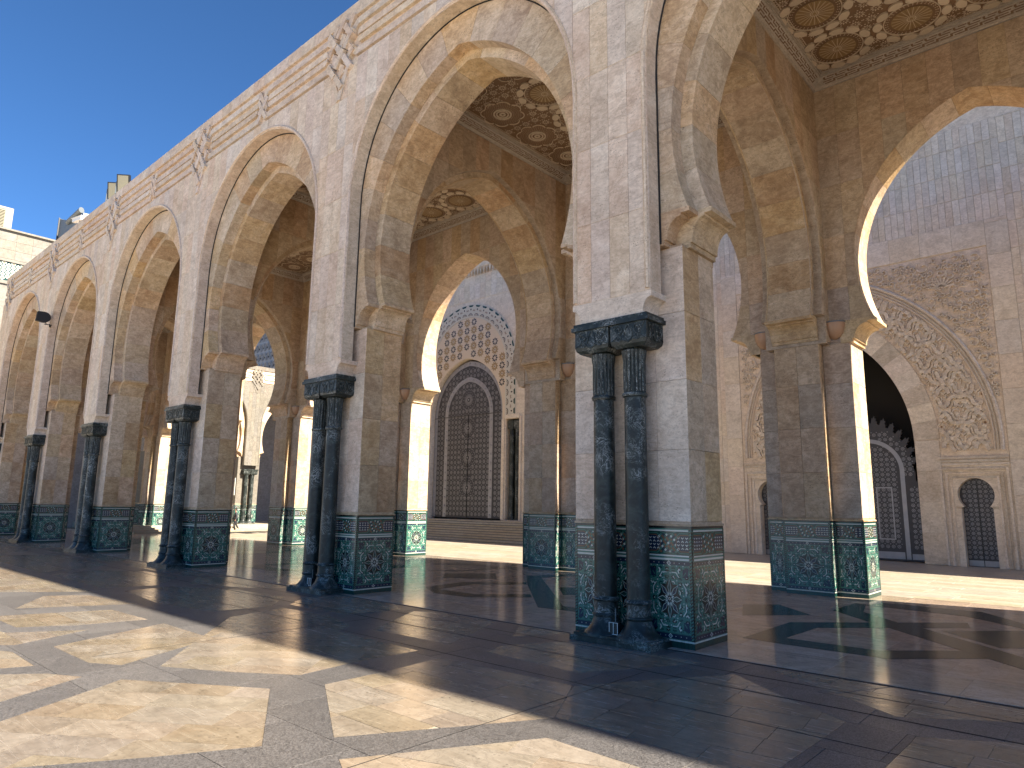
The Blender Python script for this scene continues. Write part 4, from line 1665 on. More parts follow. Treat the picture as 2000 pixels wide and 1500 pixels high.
for s in (-1, 1):   # mouldings under the carved field and round the little doors
    mm = MB()
    c = XC + s * 4.45
    for z, d in ((4.60, .10), (4.46, .07), (4.32, .04)):
        mm.box(c - 1.32, c + 1.32, YW - d, YW + .01, z, z + .10)
    for dx, d in ((1.22, .09), (1.02, .06), (.86, .035)):
        for q_ in (-1, 1):
            mm.box(c + q_ * dx - .045, c + q_ * dx + .045, YW - d, YW + .012, 0.01, 4.20 - (1.22 - dx))
        mm.box(c - dx + .045, c + dx - .045, YW - d, YW + .012, 4.12 - (1.22 - dx), 4.20 - (1.22 - dx))
    for q_ in (-1, 1):
        mm.box(c + q_ * .66 - .10, c + q_ * .66 + .10, YW - .02, YW + .5, 2.45, 2.56)
    mm.build('door_moulding', M['carve'], wallm)


def lattice(o, inside, x0, x1, z0, z1, g, mi, w, petals=8, t=.016):
    """star lattice of metal strips"""
    nz = int((z1 - z0) / g) + 1
    nx = int((x1 - x0) / g) + 1
    for j in range(nz):
        for i in range(nx):
            c = (x0 + (i + .5) * g, z0 + (j + .5) * g)
            if not inside(*c):
                continue
            for k in range(petals):
                a = 2 * math.pi * k / petals
                ca, sa = math.cos(a), math.sin(a)
                P = [(.15, 0), (.26, -.065), (.40, 0), (.26, .065)]
                o.poly([(c[0] + g * (p[0] * ca - p[1] * sa), c[1] + g * (p[0] * sa + p[1] * ca)) for p in P], mi, w)
            o.disc(c, g * .09, mi, w, 6)
            for qx, qy in ((.5, .5), (-.5, .5), (.5, -.5), (-.5, -.5)):
                p = (c[0] + qx * g, c[1] + qy * g)
                if qx > 0 and qy > 0:
                    for k in range(4):
                        a = R(90 * k)
                        o.poly([(p[0] + g * (.05 * math.cos(a + d) if d else .17 * math.cos(a)), p[1] + g * (.05 * math.sin(a + d) if d else .17 * math.sin(a))) for d in (-.9, 0, .9)], mi, w)


def door_leafs(name, y, pts, cx, zb, split, g, metal, frame_t=.1):
    fr = F_front(y, cx)
    d = MB()
    v2, tr = region(pts)
    add_region(d, v2, tr, 0, -.12)
    q = MB()
    q.v = [tuple(fr @ Vector(p)) for p in d.v]
    q.f, q.mi = d.f, d.mi
    leaf = q.build(name, M['bronze_dark'], mosque)
    return fr, leaf


def orn_part(name, o, fr, mats, parent, kind='stuff'):
    q = MB()
    q.v = [tuple(fr @ Vector(p)) for p in o.mb.v]
    q.f, q.mi = o.mb.f, o.mb.mi
    return q.build(name, mats, parent, kind=kind)


# little horseshoe doors
for c in (XC + 4.45, XC - 4.45):
    pts = [(u - c, v) for u, v in sdoor(c)]
    fr, leaf = door_leafs('side_door', YW + .50, pts, c, 0, True, .2, M['bronze'])
    o = Orn()

    def ins(u, v):
        return abs(u) < .53 and v > .3 and (v < 2.5 or math.hypot(u, v - 3.05) < .64)
    lattice(o, lambda u, v: ins(u, v) and abs(u) > .03, -.6, .6, .3, 3.7, .2, 0, .015)
    o.rect(-.56, .02, -.01, .26, 0, .012)
    o.rect(.01, .02, .56, .26, 0, .012)
    orn_part('door_lattice', o, fr, M['bronze'], leaf)
    g_ = MB()
    g_.box(c - .012, c + .012, YW + .47, YW + .5, 0.02, 3.6)
    g_.build('door_gap', M['black'], leaf)
# bronze screen with stepped crest inside the carved portal
scr = [(2.28, 0.02), (2.28, 3.7), (2.0, 3.7), (2.0, 4.1)]
n = 15
for i in range(n):
    a = R(4) + (math.pi - R(8)) * i / n
    b = R(4) + (math.pi - R(8)) * (i + 1) / n
    for f_, r_ in ((0.0, 2.05), (.15, 2.05), (.15, 2.17), (.32, 2.17), (.32, 2.30), (.50, 2.30), (.50, 2.38), (.62, 2.38), (.62, 2.28), (.80, 2.28), (.80, 2.05)):
        t = a + (b - a) * f_
        scr.append((min(2.27, max(-2.27, r_ * .93 * math.cos(t))), 4.25 + r_ * 1.12 * math.sin(t)))
scr += [(-2.0, 4.1), (-2.0, 3.7), (-2.28, 3.7), (-2.28, 0.02)]
fr, leaf = door_leafs('portal_screen', YW + 1.1, scr, XC, 0, True, .3, M['bronze'])
o = Orn()
lattice(o, lambda u, v: .10 < abs(u) < 1.30 and .5 < v < 5.6 and (v < 4.2 or math.hypot(u, v - 4.2) < 1.25) or (1.62 < abs(u) < 2.2 and .5 < v < 3.5) or (v > 3.9 and 1.55 < math.hypot(u, v - 4.25) < 1.9), -2.4, 2.4, .3, 6.5, .24, 0, .02)
for s in (-1, 1):
    o.rect(s * 1.36, .1, s * 1.55, 4.2, 1, .025)
    o.rect(s * .02, .1, s * 1.3, .42, 1, .02)
    o.rect(s * 1.6, .1, s * 2.25, .36, 1, .02)
    o.line([(s * .30, 1.0), (s * .95, 1.0), (s * .95, 3.4), (s * .30, 3.4)], .06, 1, .03, True)
o.ring((0, 4.2), 1.36, 1.55, 1, .025, 28, a0=0, a1=math.pi)
orn_part('door_lattice', o, fr, [M['bronze'], M['titan']], leaf)
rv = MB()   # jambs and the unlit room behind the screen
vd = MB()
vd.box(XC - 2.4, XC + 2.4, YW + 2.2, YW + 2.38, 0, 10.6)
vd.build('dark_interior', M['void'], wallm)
for s in (-1, 1):
    rv.box(XC + s * 2.32 - .02, XC + s * 2.32 + .02, YW + .61, YW + 2.2, 0, 10.6)
rv.build('portal_reveal', M['carve'], wallm)
# fill the side recesses so that no light leaks in
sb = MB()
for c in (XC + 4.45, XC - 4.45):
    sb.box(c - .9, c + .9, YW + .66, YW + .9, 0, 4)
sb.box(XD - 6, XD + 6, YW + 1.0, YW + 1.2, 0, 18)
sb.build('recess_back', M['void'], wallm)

# the great door: four rosettes, studded bands, pointed head
gdl = [(3.74, 1.36), (3.74, 9.0)] + parch(3.74, 9.0, 13.1)[1:-1] + [(-3.74, 9.0), (-3.74, 1.36)]
fr, leaf = door_leafs('great_door', YW + .35, gdl, XD, 1.36, True, .3, M['titan'])
leaf['label'] = 'tall pointed metal door with four rosettes and studded bands'
o = Orn()


def inpanel(u, v, hw, za):
    k = 9.0
    if v < k:
        return abs(u) < hw
    rise = za - k
    r = (hw * hw + rise * rise) / (2 * hw)
    return math.hypot(abs(u) + r - hw, v - k) < r


RZ = (3.55, 5.75, 7.95, 10.1)
lattice(o, lambda u, v: v > 1.5 and inpanel(u, v, 2.12, 11.4) and all(math.hypot(u, v - z) > .78 for z in RZ), -2.28, 2.28, 1.45, 12.0, .38, 0, .02, petals=8)
lattice(o, lambda u, v: v > 1.5 and inpanel(u, v, 3.30, 12.6) and not inpanel(u, v, 2.62, 11.9), -3.42, 3.42, 1.45, 13.2, .38, 0, .02, petals=8)
for z in RZ:
    for k in range(24):
        a = R(15 * k)
        o.line([(.17 * math.cos(a), z + .17 * math.sin(a)), (.46 * math.cos(a), z + .46 * math.sin(a))], .035, 1, .03)
    for k in range(16):
        a = R(22.5 * k)
        o.ring((.70 * math.cos(a), z + .70 * math.sin(a)), .09, .115, 1, .03, 6, a0=a - 1.6, a1=a + 1.6)
        o.disc((.57 * math.cos(a), z + .57 * math.sin(a)), .035, 0, .03, 4)
    o.disc((0, z), .07, 1, .05, 10)
for hw0, hw1, za0, za1 in ((2.20, 2.55, 11.48, 11.84), (3.38, 3.72, 12.7, 13.06)):
    A = [(hw1, 1.40)] + parch(hw1, 9.0, za1, 18) + [(-hw1, 1.40)]
    B = [(hw0, 1.40)] + parch(hw0, 9.0, za0, 18) + [(-hw0, 1.40)]
    for i in range(len(A) - 1):
        o.poly([A[i], A[i + 1], B[i + 1], B[i]], 1, .03)
orn_part('door_lattice', o, fr, [M['bronze'], M['titan']], leaf)
st = MB()
for hw, za in ((2.375, 11.66), (3.55, 12.88)):
    path = [(hw, 1.6 + .62 * i) for i in range(12)] + [(u, v) for u, v in parch(hw, 9.0, za, 10)[1:-1]] + [(-hw, 1.6 + .62 * i) for i in range(12)]
    for u, v in path:
        p = fr @ Vector((u, v, .03))
        st.lathe([(.085, 0), (.075, .03), (.04, .055), (.001, .06)], n=8)
        for i in range(len(st.v) - 32, len(st.v)):
            q_ = st.v[i]
            st.v[i] = (p.x + q_[0], p.y - q_[2], p.z + q_[1])
st.build('door_studs', M['titan'], leaf, kind='stuff')
gp = MB()
gp.box(XD - .02, XD + .02, YW + .31, YW + .345, 1.4, 8.9)
gp.box(XD - 3.7, XD + 3.7, YW + .30, YW + .345, 8.88, 8.93)
gp.build('door_gap', M['black'], leaf)
# tiled head of the great door: gold star field and white-and-green ring
fr = F_front(YW, XD)
zc = 12.35
o = Orn()
door_o = [(3.80, 7.9), (3.80, 9.0)] + parch(3.80, 9.0, 13.22)[1:-1] + [(-3.80, 9.0), (-3.80, 7.9)]
tym = [(4.02, 7.9)] + [(4.02 * math.cos(math.pi * i / 28), zc + 4.02 * math.sin(math.pi * i / 28)) for i in range(29)] + [(-4.02, 7.9)]
v2, tr = region(tym, [door_o])
b = MB()
add_region(b, v2, tr, .03, 0)
o.mb = b
b.mi = [4] * len(b.f)
for j in range(-9, 9):
    for i in range(-6, 7):
        big = (i + j) % 2 == 0
        u, v = i * .74, 13.5 + j * .62
        if v < 8.2 or (v < zc and abs(u) > 3.7) or (v >= zc and math.hypot(u, v - zc) > 3.75):
            continue
        if v < 9.0 and abs(u) < 4.1 or (v >= 9.0 and inpanel(u, v, 4.15, 13.6)):
            continue
        n = 10 if big else 8
        for k in range(n):
            a = 2 * math.pi * k / n
            ca, sa = math.cos(a), math.sin(a)
            P = [(.08, 0), (.21, -.072), (.38 if big else .30, 0), (.21, .072)]
            o.poly([(u + p[0] * ca - p[1] * sa, v + p[0] * sa + p[1] * ca) for p in P], 2 if big else 3, .036)
        o.disc((u, v), .05, 3 if big else 1, .037, 6)
orn_part('star_tympanum', o, fr, [M['tyellow'], ZM[WH], M['gold'], ZM[NV], M['cream']], wallm)
o = Orn()
ringo = [(5.05, 8.4)] + [(5.05 * math.cos(math.pi * i / 30), zc + 5.05 * math.sin(math.pi * i / 30)) for i in range(31)] + [(-5.05, 8.4)]
v2, tr = region(ringo, [[(4.04, 8.0)] + [(4.04 * math.cos(math.pi * i / 28), zc + 4.04 * math.sin(math.pi * i / 28)) for i in range(29)] + [(-4.04, 8.0)]])
b = MB()
add_region(b, v2, tr, .05, 0)
o.mb = b
b.mi = [0] * len(b.f)


def ringpos(s):
    """path along the ring: straight jamb, half circle, straight jamb; returns centre function"""
    L0 = zc - 8.5
    Lc = math.pi * 4.5
    if s < L0:
        return lambda r, d: (4.5 + r, 8.5 + s + d)
    if s < L0 + Lc:
        a = (s - L0) / 4.5
        return lambda r, d: ((4.5 + r) * math.cos(a + d / 4.5), zc + (4.5 + r) * math.sin(a + d / 4.5))
    return lambda r, d: (-4.5 - r, zc - (s - L0 - Lc) - d)


s = .35
while s < 2 * (zc - 8.5) + math.pi * 4.5 - .3:
    P = ringpos(s)
    o.poly([P(.50, -.24), P(.50, .24), P(.36, .15), P(.36, -.15)], 1, .056)
    o.poly([P(.27, 0), P(.17, .06), P(.07, 0), P(.17, -.06)], 2, .056)
    for rr, tt in ((.20, .05), (.10, .035)):
        pts = [P(-.36 + rr * math.cos(a), rr * 1.15 * math.sin(a)) for a in [R(-80 + 20 * k) for k in range(9)]]
        o.line(pts, tt, 2 if rr > .15 else 3, .056)
    Q = ringpos(s + .34)
    for q in (-.06, .06):
        o.line([Q(.02, q - .06), Q(.14, q), Q(.02, q + .06)], .03, 3, .056)
    s += .68
orn_part('tile_ring', o, fr, [M['cream2'], ZM[DG], ZM[BK], ZM[BR]], wallm)
jb = MB()
for s in (-1, 1):
    jb.box(XD + s * 3.92 - .12, XD + s * 3.92 + .12, YW - .10, YW + .01, 1.3, 8.3)
    jb.box(XD + s * 5.55 - .08, XD + s * 5.55 + .08, YW - .12, YW + .01, 1.3, 8.45)
    jb.box(XD + s * 4.8 - .66, XD + s * 4.8 + .66, YW - .10, YW + .01, 8.32, 8.62)
jb.build('door_jamb', M['mosque'], wallm)
nb = MB()
nb.box(XD + 4.1, XD + 5.5, YW + .55, YW + .62, 1.3, 8.3)
nb.build('niche_back', M['marble'], wallm)
for i, dx in enumerate((4.52, 5.08)):
    t = thing('door_column', ('left' if i == 0 else 'right') + ' dark marble column in the narrow niche right of the great door', 'column', (XD + dx, YW + .25, 1.25), group='columns beside the great door')
    b = MB()
    b.lathe([(.24, 0), (.24, .15), (.20, .2), (.19, .4), (.185, 5.8), (.21, 5.82), (.21, 5.9), (.19, 5.93), (.19, 6.35)], n=18)
    b.build('shaft', M['marble'], t, True)
    b = MB()
    b.box(-.25, .25, -.2, .2, 6.35, 6.95)
    b.build('capital', M['marble'], t)
# saw-tooth crest high over the great door
cr = MB()
for i in range(40):
    x = XD - 6 + i * .32
    cr.prism([(x, YW - .25, 20.1), (x + .3, YW - .25, 20.1), (x + .15, YW - .25, 19.6)], (0, .24, 0))
cr.box(XD - 6.2, XD + 7, YW - .3, YW - .01, 20.1, 20.4)
cr.build('crest', M['carve'], wallm)
sdm = MB()
sdm.box(XD + 5.95, XD + 7.3, YW - .06, YW + .0, 1.3, 4.2)
sdm.build('service_door', M['greymetal'], wallm)
# flight of steps to the great door
steps = MB()
for i in range(9):
    steps.box(-46.0 - .0, -27.2 + 0.0, 31.9 + i * .36, 36.6, .14 * i + (.0 if i else .0), .14 * (i + 1) - .004 * 0)
stairs = steps.build('stairs', M['court'], kind='structure')
tr_ = MB()  # dark strips painted in as the shadow lines under the step edges
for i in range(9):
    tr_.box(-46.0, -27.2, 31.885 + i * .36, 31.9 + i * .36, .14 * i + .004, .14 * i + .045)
tr_.build('step_shadow_line', M['granite'], stairs, kind='stuff')

# ------------------------------------------------------------------ far buildings at the left
far = thing('arcade', 'sunlit cream arcade wing far behind the piers with a sign and green columns', 'arcade', (-55.6, 28.85, .5), R(90), None, .77)
fax = [-SPAN, 0, SPAN]
for x in fax:
    pier(far, front_plan(x, 0.0), lambda n: M['pale2'])
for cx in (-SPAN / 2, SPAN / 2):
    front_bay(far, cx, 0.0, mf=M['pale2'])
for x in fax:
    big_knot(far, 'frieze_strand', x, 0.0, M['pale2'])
b = MB()
b.box(-14, 14, .10, .36, 15.5, 17.03)
b.build('frieze_ground', M['face'], far)
b = MB()
b.box(-14, 14, .4, 9, 16.6, 17.3)
b.build('roof', M['inner'], far)
b = MB()
b.box(-14, 14, 8.2, 8.6, 0, 17)
b.build('back_wall', M['towergrey'], far)
FY = 28.85
for k, x in enumerate((0,)):
    twin_columns(-55.6 - .0 - .0, FY, 'small sunlit twin green columns of the far arcade wing', None, .77, .5, R(90)).location = (-55.6 - .26 * .77, FY, .5)
pf = MB()
for i in range(4):
    pf.box(-75, -52.6 - .45 * i + .0, 19, 42, .0 + .125 * i, .125 * (i + 1))
pf.build('far_steps', M['court'], kind='structure')

sign = thing('wall_sign', 'pale sign with Arabic and French lines on a pier of the far arcade', 'sign', (-56.7, FY - 1.02, 3.55))
b = MB()
b.box(-.62, .62, -.05, 0, -.72, .72)
b.build('panel', M['signface'], sign)
b = MB()
b.box(-.62, .62, -.056, -.048, -.27, -.255)
for u in (-.42, .12):
    b.prism([(u - .05, -.056, -.62), (u + .03, -.056, -.62), (u + .13, -.056, -.36), (u + .05, -.056, -.36)], (0, .006, 0))
b.prism([(.20, -.056, -.60), (.25, -.056, -.62), (.45, -.056, -.36), (.40, -.056, -.34)], (0, .006, 0))
b.build('arrow', M['black'], sign)
for txt, z, sz in (("\u0642\u0627\u0639\u0629 \u0627\u0644\u0648\u0636\u0648\u0621", .43, .22), ("\u0627\u0644\u0646\u0633\u0627\u0621", .22, .2), ("Salle des Ablutions", .02, .135), ("Femmes", -.17, .135)):
    cu = bpy.data.curves.new('lettering', 'FONT')
    cu.body = txt
    cu.size = sz
    cu.align_x = 'CENTER'
    cu.extrude = .002
    cu.materials.append(M['black'])
    tmp = bpy.data.objects.new('lettering', cu)
    lm = bpy.data.meshes.new_from_object(tmp)
    bpy.data.objects.remove(tmp)
    link('lettering', lm, sign, Matrix.Translation((0, -.054, z)) @ Matrix.Rotation(R(90), 4, 'X'))

bld = thing('building', 'tall cream building at the left edge with a lattice tile frieze', 'building', (-75, 0, 0))
b = MB()
b.box(-25, 0, -20, 22, 0, 26.7)
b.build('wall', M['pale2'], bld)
b = MB()
b.box(-25, .25, -20, 22.2, 26.7, 26.86)
b.box(0, .16, -20, 22, 23.75, 24.0)
b.box(0, .16, -20, 22, 21.65, 21.95)
b.build('cornice', M['pale2'], bld)
fr = F_px(.01, 0, 0)
o = Orn()
o.rect(2, 21.95, 22, 23.75, 0, .02)
g = .36
for i in range(55):
    for j in range(5):
        u, v = 2 + i * g, 22.0 + (j + .5 * (i % 2)) * g
        if v > 23.6:
            continue
        o.poly([(u, v), (u + g * .42, v + g * .5), (u, v + g), (u - g * .42, v + g * .5)], 1, .025)
        o.line([(u, v + .02), (u + g * .46, v + g * .5), (u, v + g - .02), (u - g * .46, v + g * .5)], .06, 2, .03, True)
        o.disc((u, v + g * .55), .075, 3, .032, 5)
orn_part('lattice_frieze', o, fr, [ZM[DG], ZM[GR], ZM[WH], M['gold']], bld)
b = MB()
b.box(-6, -.3, 4, 13.72, 26.86, 29.0)
vb = b.build('vent_housing', M['vent'], bld)
b = MB()
for i in range(12):
    b.prism([(-.30, 4.4, 27.15 + i * .14), (-.30, 13.1, 27.15 + i * .14), (-.18, 13.1, 27.05 + i * .14), (-.18, 4.4, 27.05 + i * .14)], (0, 0, .03))
b.build('louvre', M['vent'], vb)
b = MB()
b.box(-.36, -.295, 4.4, 13.1, 27.0, 28.8)
b.build('vent_recess', M['black'], vb)
for r_ in range(3):
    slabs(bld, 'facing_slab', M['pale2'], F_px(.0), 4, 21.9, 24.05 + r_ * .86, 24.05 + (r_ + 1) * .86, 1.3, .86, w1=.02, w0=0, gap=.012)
wing = thing('wing_wall', 'dark carved stone wall in shade at the far left edge', 'wall', (-66, 14.5, 0))
b = MB()
b.box(-8, 0, 0, 16, 0, 16.5)
b.build('wall', M['towergrey'], wing)
o = Orn()
for i in range(4):
    for j in range(26):
        o.line([(i * .9 + .2, 2 + j * .55), (i * .9 + .65, 2.3 + j * .55), (i * .9 + .2, 2.6 + j * .55)], .2, 0, .14, raised=.14)
orn_part('carving', o, F_front(-.0, -3.4), M['towergrey'], wing)

tower = thing('tower', 'grey carved tower in shade glimpsed behind the far arcade wing', 'tower', (-96, 50, 0))
b = MB()
b.box(-14, 12, 0, 26, 0, 44)
b.build('shaft', M['towergrey'], tower)
o = Orn()
for j in range(14):
    for i in range(22):
        u, v = -13.2 + i * 1.15 + (j % 2) * .57, 16 + j * 1.5
        if u > 11.4:
            continue
        for rr, tt in ((.56, .10), (.36, .07)):
            pts = [(u + rr * math.cos(a), v + 1.25 * rr * math.sin(a)) for a in [R(-40 + 20 * k) for k in range(14)]]
            o.line(pts, tt, 0, .10, raised=.1)
        o.disc((u, v), .16, 1, .02, 6)
orn_part('tracery', o, F_front(0), [M['towergrey'], M['void']], tower)
b = MB()
for i in range(12):
    b.box(-13.6 + i * 2.2, -13.5 + i * 2.2, -.05, .02, 0, 15)
b.build('groove', M['void'], tower)


# ------------------------------------------------------------------ small things
def sconce(x, y, z, label):
    t = thing('wall_sconce', label, 'wall lamp', (x, y, z), 0, 'alabaster wall sconces in the arcade')
    b = MB()
    prof = [(.001, -.50), (.06, -.49), (.14, -.45), (.22, -.36), (.275, -.22), (.295, -.08), (.30, .0), (.275, .0), (.25, -.08)]
    b.lathe(prof, n=14, a0=-math.pi, a1=0, sy=1.0)
    b.build('bowl', M['bowl'], t, True)
    b = MB()
    b.lathe([(.302, -.02), (.312, -.01), (.312, .015), (.28, .015)], n=14, a0=-math.pi, a1=0)
    b.box(-.1, .1, -.05, 0, -.3, -.05)
    b.build('rim', M['greymetal'], t, True)
    return t


SL = ['bowl sconce on the inner pier behind the nearest pier, right of its lit edge',
      'bowl sconce on the second inner pier, between the near pier and the tall arch',
      'bowl sconce on the third inner pier, just left of the great door',
      'bowl sconce on the fourth inner pier, above its lit tiled corner',
      'bowl sconce on the fifth inner pier, left of the fourth green columns']
for k in range(2, 7):
    sconce(AX[k + 2] + 1.04, 20.745, 7.72, SL[k - 2])
sconce(AX[4] - 1.04, 20.745, 7.72, 'half-hidden bowl sconce left of the impost on the nearest inner pier')


def floodlight(x, label):
    t = thing('floodlight', label, 'floodlight', (x, 10.84, 17.40), R(48), 'floodlights on the arcade roof')
    b = MB()
    tilt = Matrix.Translation((0, 0, .74)) @ Matrix.Rotation(R(12), 4, 'X')
    b.box(-.42, .42, -.10, .14, -.62, .62)
    b.v = [tuple(tilt @ Vector(p)) for p in b.v]
    hs = b.build('housing', M['black'], t)
    b = MB()
    b.box(-.34, .34, -.115, -.095, -.52, .54)
    b.v = [tuple(tilt @ Vector(p)) for p in b.v]
    b.build('lens', M['glass'], t)
    b = MB()
    b.box(-.50, -.44, -.03, .03, 0, .9)
    b.box(.44, .50, -.03, .03, 0, .9)
    b.box(-.5, .5, -.06, .06, .0, .06)
    b.build('bracket', M['greymetal'], t)
    b = MB()
    for i in range(6):
        b.box(-.36 + i * .14, -.33 + i * .14, .14, .24, -.5, .5)
    b.v = [tuple(tilt @ Vector(p)) for p in b.v]
    b.build('cooling_fin', M['black'], t)
    t.scale = (.72, .72, .74)


floodlight(-37.4, 'left and lower of the two square floodlights on the arcade roof')
floodlight(-36.1, 'right and upper of the two square floodlights on the arcade roof')

horn = thing('loudspeaker', 'large grey horn loudspeaker on the arcade roof near the left', 'loudspeaker', (-44.7, 10.95 + .55, 17.45), R(-4))
horn.scale = (1.4, .6, .64)
b = MB()
# flared mouth facing left
sec = [(-1.75, 1.30, 1.38), (-1.70, 1.22, 1.30), (-1.1, .86, .90), (-.55, .60, .62), (.0, .42, .42), (.2, .40, .40)]
for (x0, w0, h0), (x1, w1, h1) in zip(sec, sec[1:]):
    a = [(x0, -w0, 1.42 - h0), (x0, w0, 1.42 - h0), (x0, w0, 1.42 + h0), (x0, -w0, 1.42 + h0)]
    c = [(x1, -w1, 1.42 - h1), (x1, w1, 1.42 - h1), (x1, w1, 1.42 + h1), (x1, -w1, 1.42 + h1)]
    for i in range(4):
        j = (i + 1) % 4
        b.face([a[i], a[j], c[j], c[i]])
        # flanges
b.box(.2, .9, -.42, .42, .98, 1.86)
b.build('horn', M['greymetal'], horn)
b = MB()
for z in (.75, 2.05):
    b.tube([(-1.0, -.80, z), (-.9, -.80, z), (.8, -.62, z), (.9, -.6, z)], .26, 12)
b.build('driver', M['greymetal'], horn, True)
b = MB()
for s in (-1, 1):
    b.box(-1.78, -1.70, s * 1.30 - .05, s * 1.30 + .05, 0.0, 2.85)
    b.box(.5, .6, s * .4 - .05, s * .4 + .05, 0, 1.0)
b.box(-1.78, .9, -1.0, -.9, .0, .1)
b.box(-1.78, .9, .9, 1.0, .0, .1)
b.build('stand', M['black'], horn)
cctv = thing('security_camera', 'small white security camera on the roof edge beside the grey loudspeaker', 'camera', (-42.9, 10.85, 17.45), R(12))
b = MB()
b.box(-.55, .35, -.10, .10, .42, .62)
b.build('camera_body', M['white'], cctv)
b = MB()
b.box(-.62, .40, -.13, .13, .625, .66)
b.build('sun_hood', M['white'], cctv)
b = MB()
b.tube([(.1, 0, 0), (.1, 0, .42)], .04, 8)
b.build('post', M['greymetal'], cctv)

spk = thing('wall_speaker', 'black dome-backed projector on a bracket between the last two arches', 'speaker', (-44.9, 10.6, 12.1), R(90))
spk.scale = (.36, .38, .42)
b = MB()
prof = []
for i in range(13):
    t = -math.pi / 2 + math.pi * i / 12
    prof.append((-1.15 + .82 * math.cos(t) * 1.15, .72 + .72 * math.sin(t)))
prof += [(-1.95, 1.40), (-2.08, .12)]
mp = [(p[0], -.95, p[1]) for p in prof]
if area2([(p[0], p[2]) for p in mp]) < 0:
    mp = mp[::-1]
b.prism(mp, (0, .62, 0))
b.build('housing', M['black'], spk)
b = MB()
b.prism([(-2.02, -.98, 1.38), (-1.96, -.98, 1.40), (-2.09, -.98, .12), (-2.15, -.98, .14)], (0, .68, 0))
b.build('grille', M['joint'], spk)
b = MB()
b.box(-.95, .02, -.70, -.60, -.22, -.12)
b.box(-.06, .06, -.66, 0.0, -.22, -.12)
b.box(-.13, .13, -.04, 0.0, -.38, .06)
b.tube([(-.6, -.64, -.17), (-.9, -.64, .12)], .05, 8)
b.tube([(-.3, -.5, .5), (-.12, -.4, .3), (-.1, -.3, .0), (-.06, -.05, -.1)], .018, 6)
b.build('bracket', M['black'], spk)


def metal_box(x, label):
    t = thing('metal_box', label, 'box', (x, 10.72, .16), 0, 'small metal boxes between the column feet')
    b = MB()
    b.box(-.085, .085, -.10, .02, 0, .20)
    b.build('case', M['black'], t)
    b = MB()
    for x0, x1, z0, z1 in ((-.09, .09, 0, .008), (-.09, .09, .196, .204), (-.09, -.082, .008, .196), (.082, .09, .008, .196), (-.004, .004, .008, .196)):
        b.box(x0, x1, -.108, -.10, z0, z1)
    b.build('trim', M['white'], t)
    b = MB()
    b.tube([(-.02, .0, .2), (-.02, .0, .43)], .008, 6)
    b.build('conduit', M['greymetal'], t)


metal_box(AX[4] - .03, 'small black metal box with pale trim between the nearest column feet')
metal_box(AX[5] - .03, 'small black metal box between the column feet of the second pair')


# ------------------------------------------------------------------ a person walking, far behind the columns
def skin(name, verts, edges, radii, mat, parent, sub=2):
    me = bpy.data.meshes.new(name)
    me.from_pydata(verts, edges, [])
    me.materials.append(mat)
    o = link(name, me, parent)
    m = o.modifiers.new('skin', 'SKIN')
    for sv, r_ in zip(me.skin_vertices[0].data, radii):
        sv.radius = (r_, r_) if isinstance(r_, float) else r_
    me.skin_vertices[0].data[0].use_root = True
    s_ = o.modifiers.new('subdivision', 'SUBSURF')
    s_.levels = s_.render_levels = sub
    m.use_smooth_shade = True
    return o


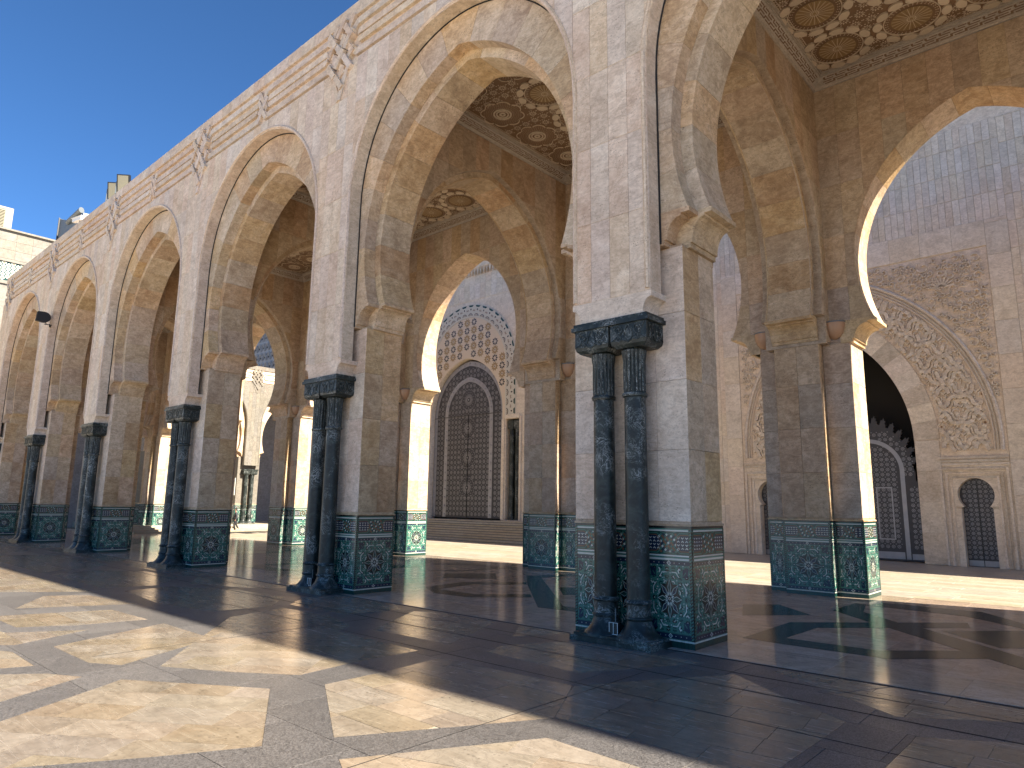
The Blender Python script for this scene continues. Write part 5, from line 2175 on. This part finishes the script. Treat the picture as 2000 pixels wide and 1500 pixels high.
per = thing('person', 'person in a dark grey jacket walking away far behind the piers', 'person', (-53.1, 26.6, .02), R(160))
M['skin'] = plain('skin_tone', (0.30, 0.17, 0.11), 0.6)
M['jacket'] = plain('jacket_cloth', (0.035, 0.040, 0.048), 0.85)
M['trouser'] = plain('trouser_cloth', (0.014, 0.014, 0.016), 0.85)
M['hair'] = plain('hair_dark', (0.015, 0.012, 0.010), 0.7)
BV = [(0, 0, .95), (0, 0, 1.15), (0, .01, 1.38), (0, .01, 1.48), (0, .03, 1.55), (0, .045, 1.66), (0, .02, 1.72),
      (-.10, 0, .90), (-.10, .10, .50), (-.10, -.02, .09), (-.10, .10, .04), (.10, 0, .90), (.10, -.08, .50), (.10, -.30, .12), (.10, -.22, .04),
      (-.19, 0, 1.40), (-.25, -.06, 1.12), (-.24, .04, .88), (-.24, .08, .78), (.19, 0, 1.40), (.25, .08, 1.12), (.24, .20, .90), (.24, .24, .81)]
BE = [(0, 1), (1, 2), (2, 3), (3, 4), (4, 5), (5, 6), (0, 7), (7, 8), (8, 9), (9, 10), (0, 11), (11, 12), (12, 13), (13, 14), (2, 15), (15, 16), (16, 17), (17, 18), (2, 19), (19, 20), (20, 21), (21, 22)]
BR_ = [.13, .13, .14, .06, .055, .095, .07, .085, .06, .045, .04, .085, .06, .045, .04, .055, .045, .035, .035, .055, .045, .035, .035]
skin('body', BV, BE, BR_, M['skin'], per)
jv = [BV[i] for i in (0, 1, 2, 3, 15, 16, 17, 19, 20, 21)]
je = [(0, 1), (1, 2), (2, 3), (2, 4), (4, 5), (5, 6), (2, 7), (7, 8), (8, 9)]
skin('jacket', [(0, 0, .84)] + jv[1:], je, [.165, .16, .165, .075, .075, .062, .05, .075, .062, .05], M['jacket'], per)
tv = [BV[i] for i in (0, 7, 8, 9, 11, 12, 13)]
skin('trousers', tv, [(0, 1), (1, 2), (2, 3), (0, 4), (4, 5), (5, 6)], [.15, .10, .08, .062, .10, .08, .062], M['trouser'], per)
skin('hair', [(0, .0, 1.72), (0, .02, 1.74), (0, -.03, 1.66)], [(0, 1), (0, 2)], [.085, .08, .075], M['hair'], per)
for sx, y, z in ((-.10, .05, .05), (.10, -.26, .07)):
    b = MB()
    b.box(sx - .05, sx + .05, y - .10, y + .16, z - .05, z + .03)
    b.build('shoe', M['black'], per)

# ------------------------------------------------------------------ lay the pieces, put each root at its base
flush_pieces()


def rebase(root, loc):
    d = Vector(loc)
    for ch in list(root.children):
        ch.matrix_basis = Matrix.Translation(-d) @ ch.matrix_basis
    root.location = loc


rebase(arcade, (-21.6, 16.6, 0))
rebase(mosque, (-18.0, YW, 0))
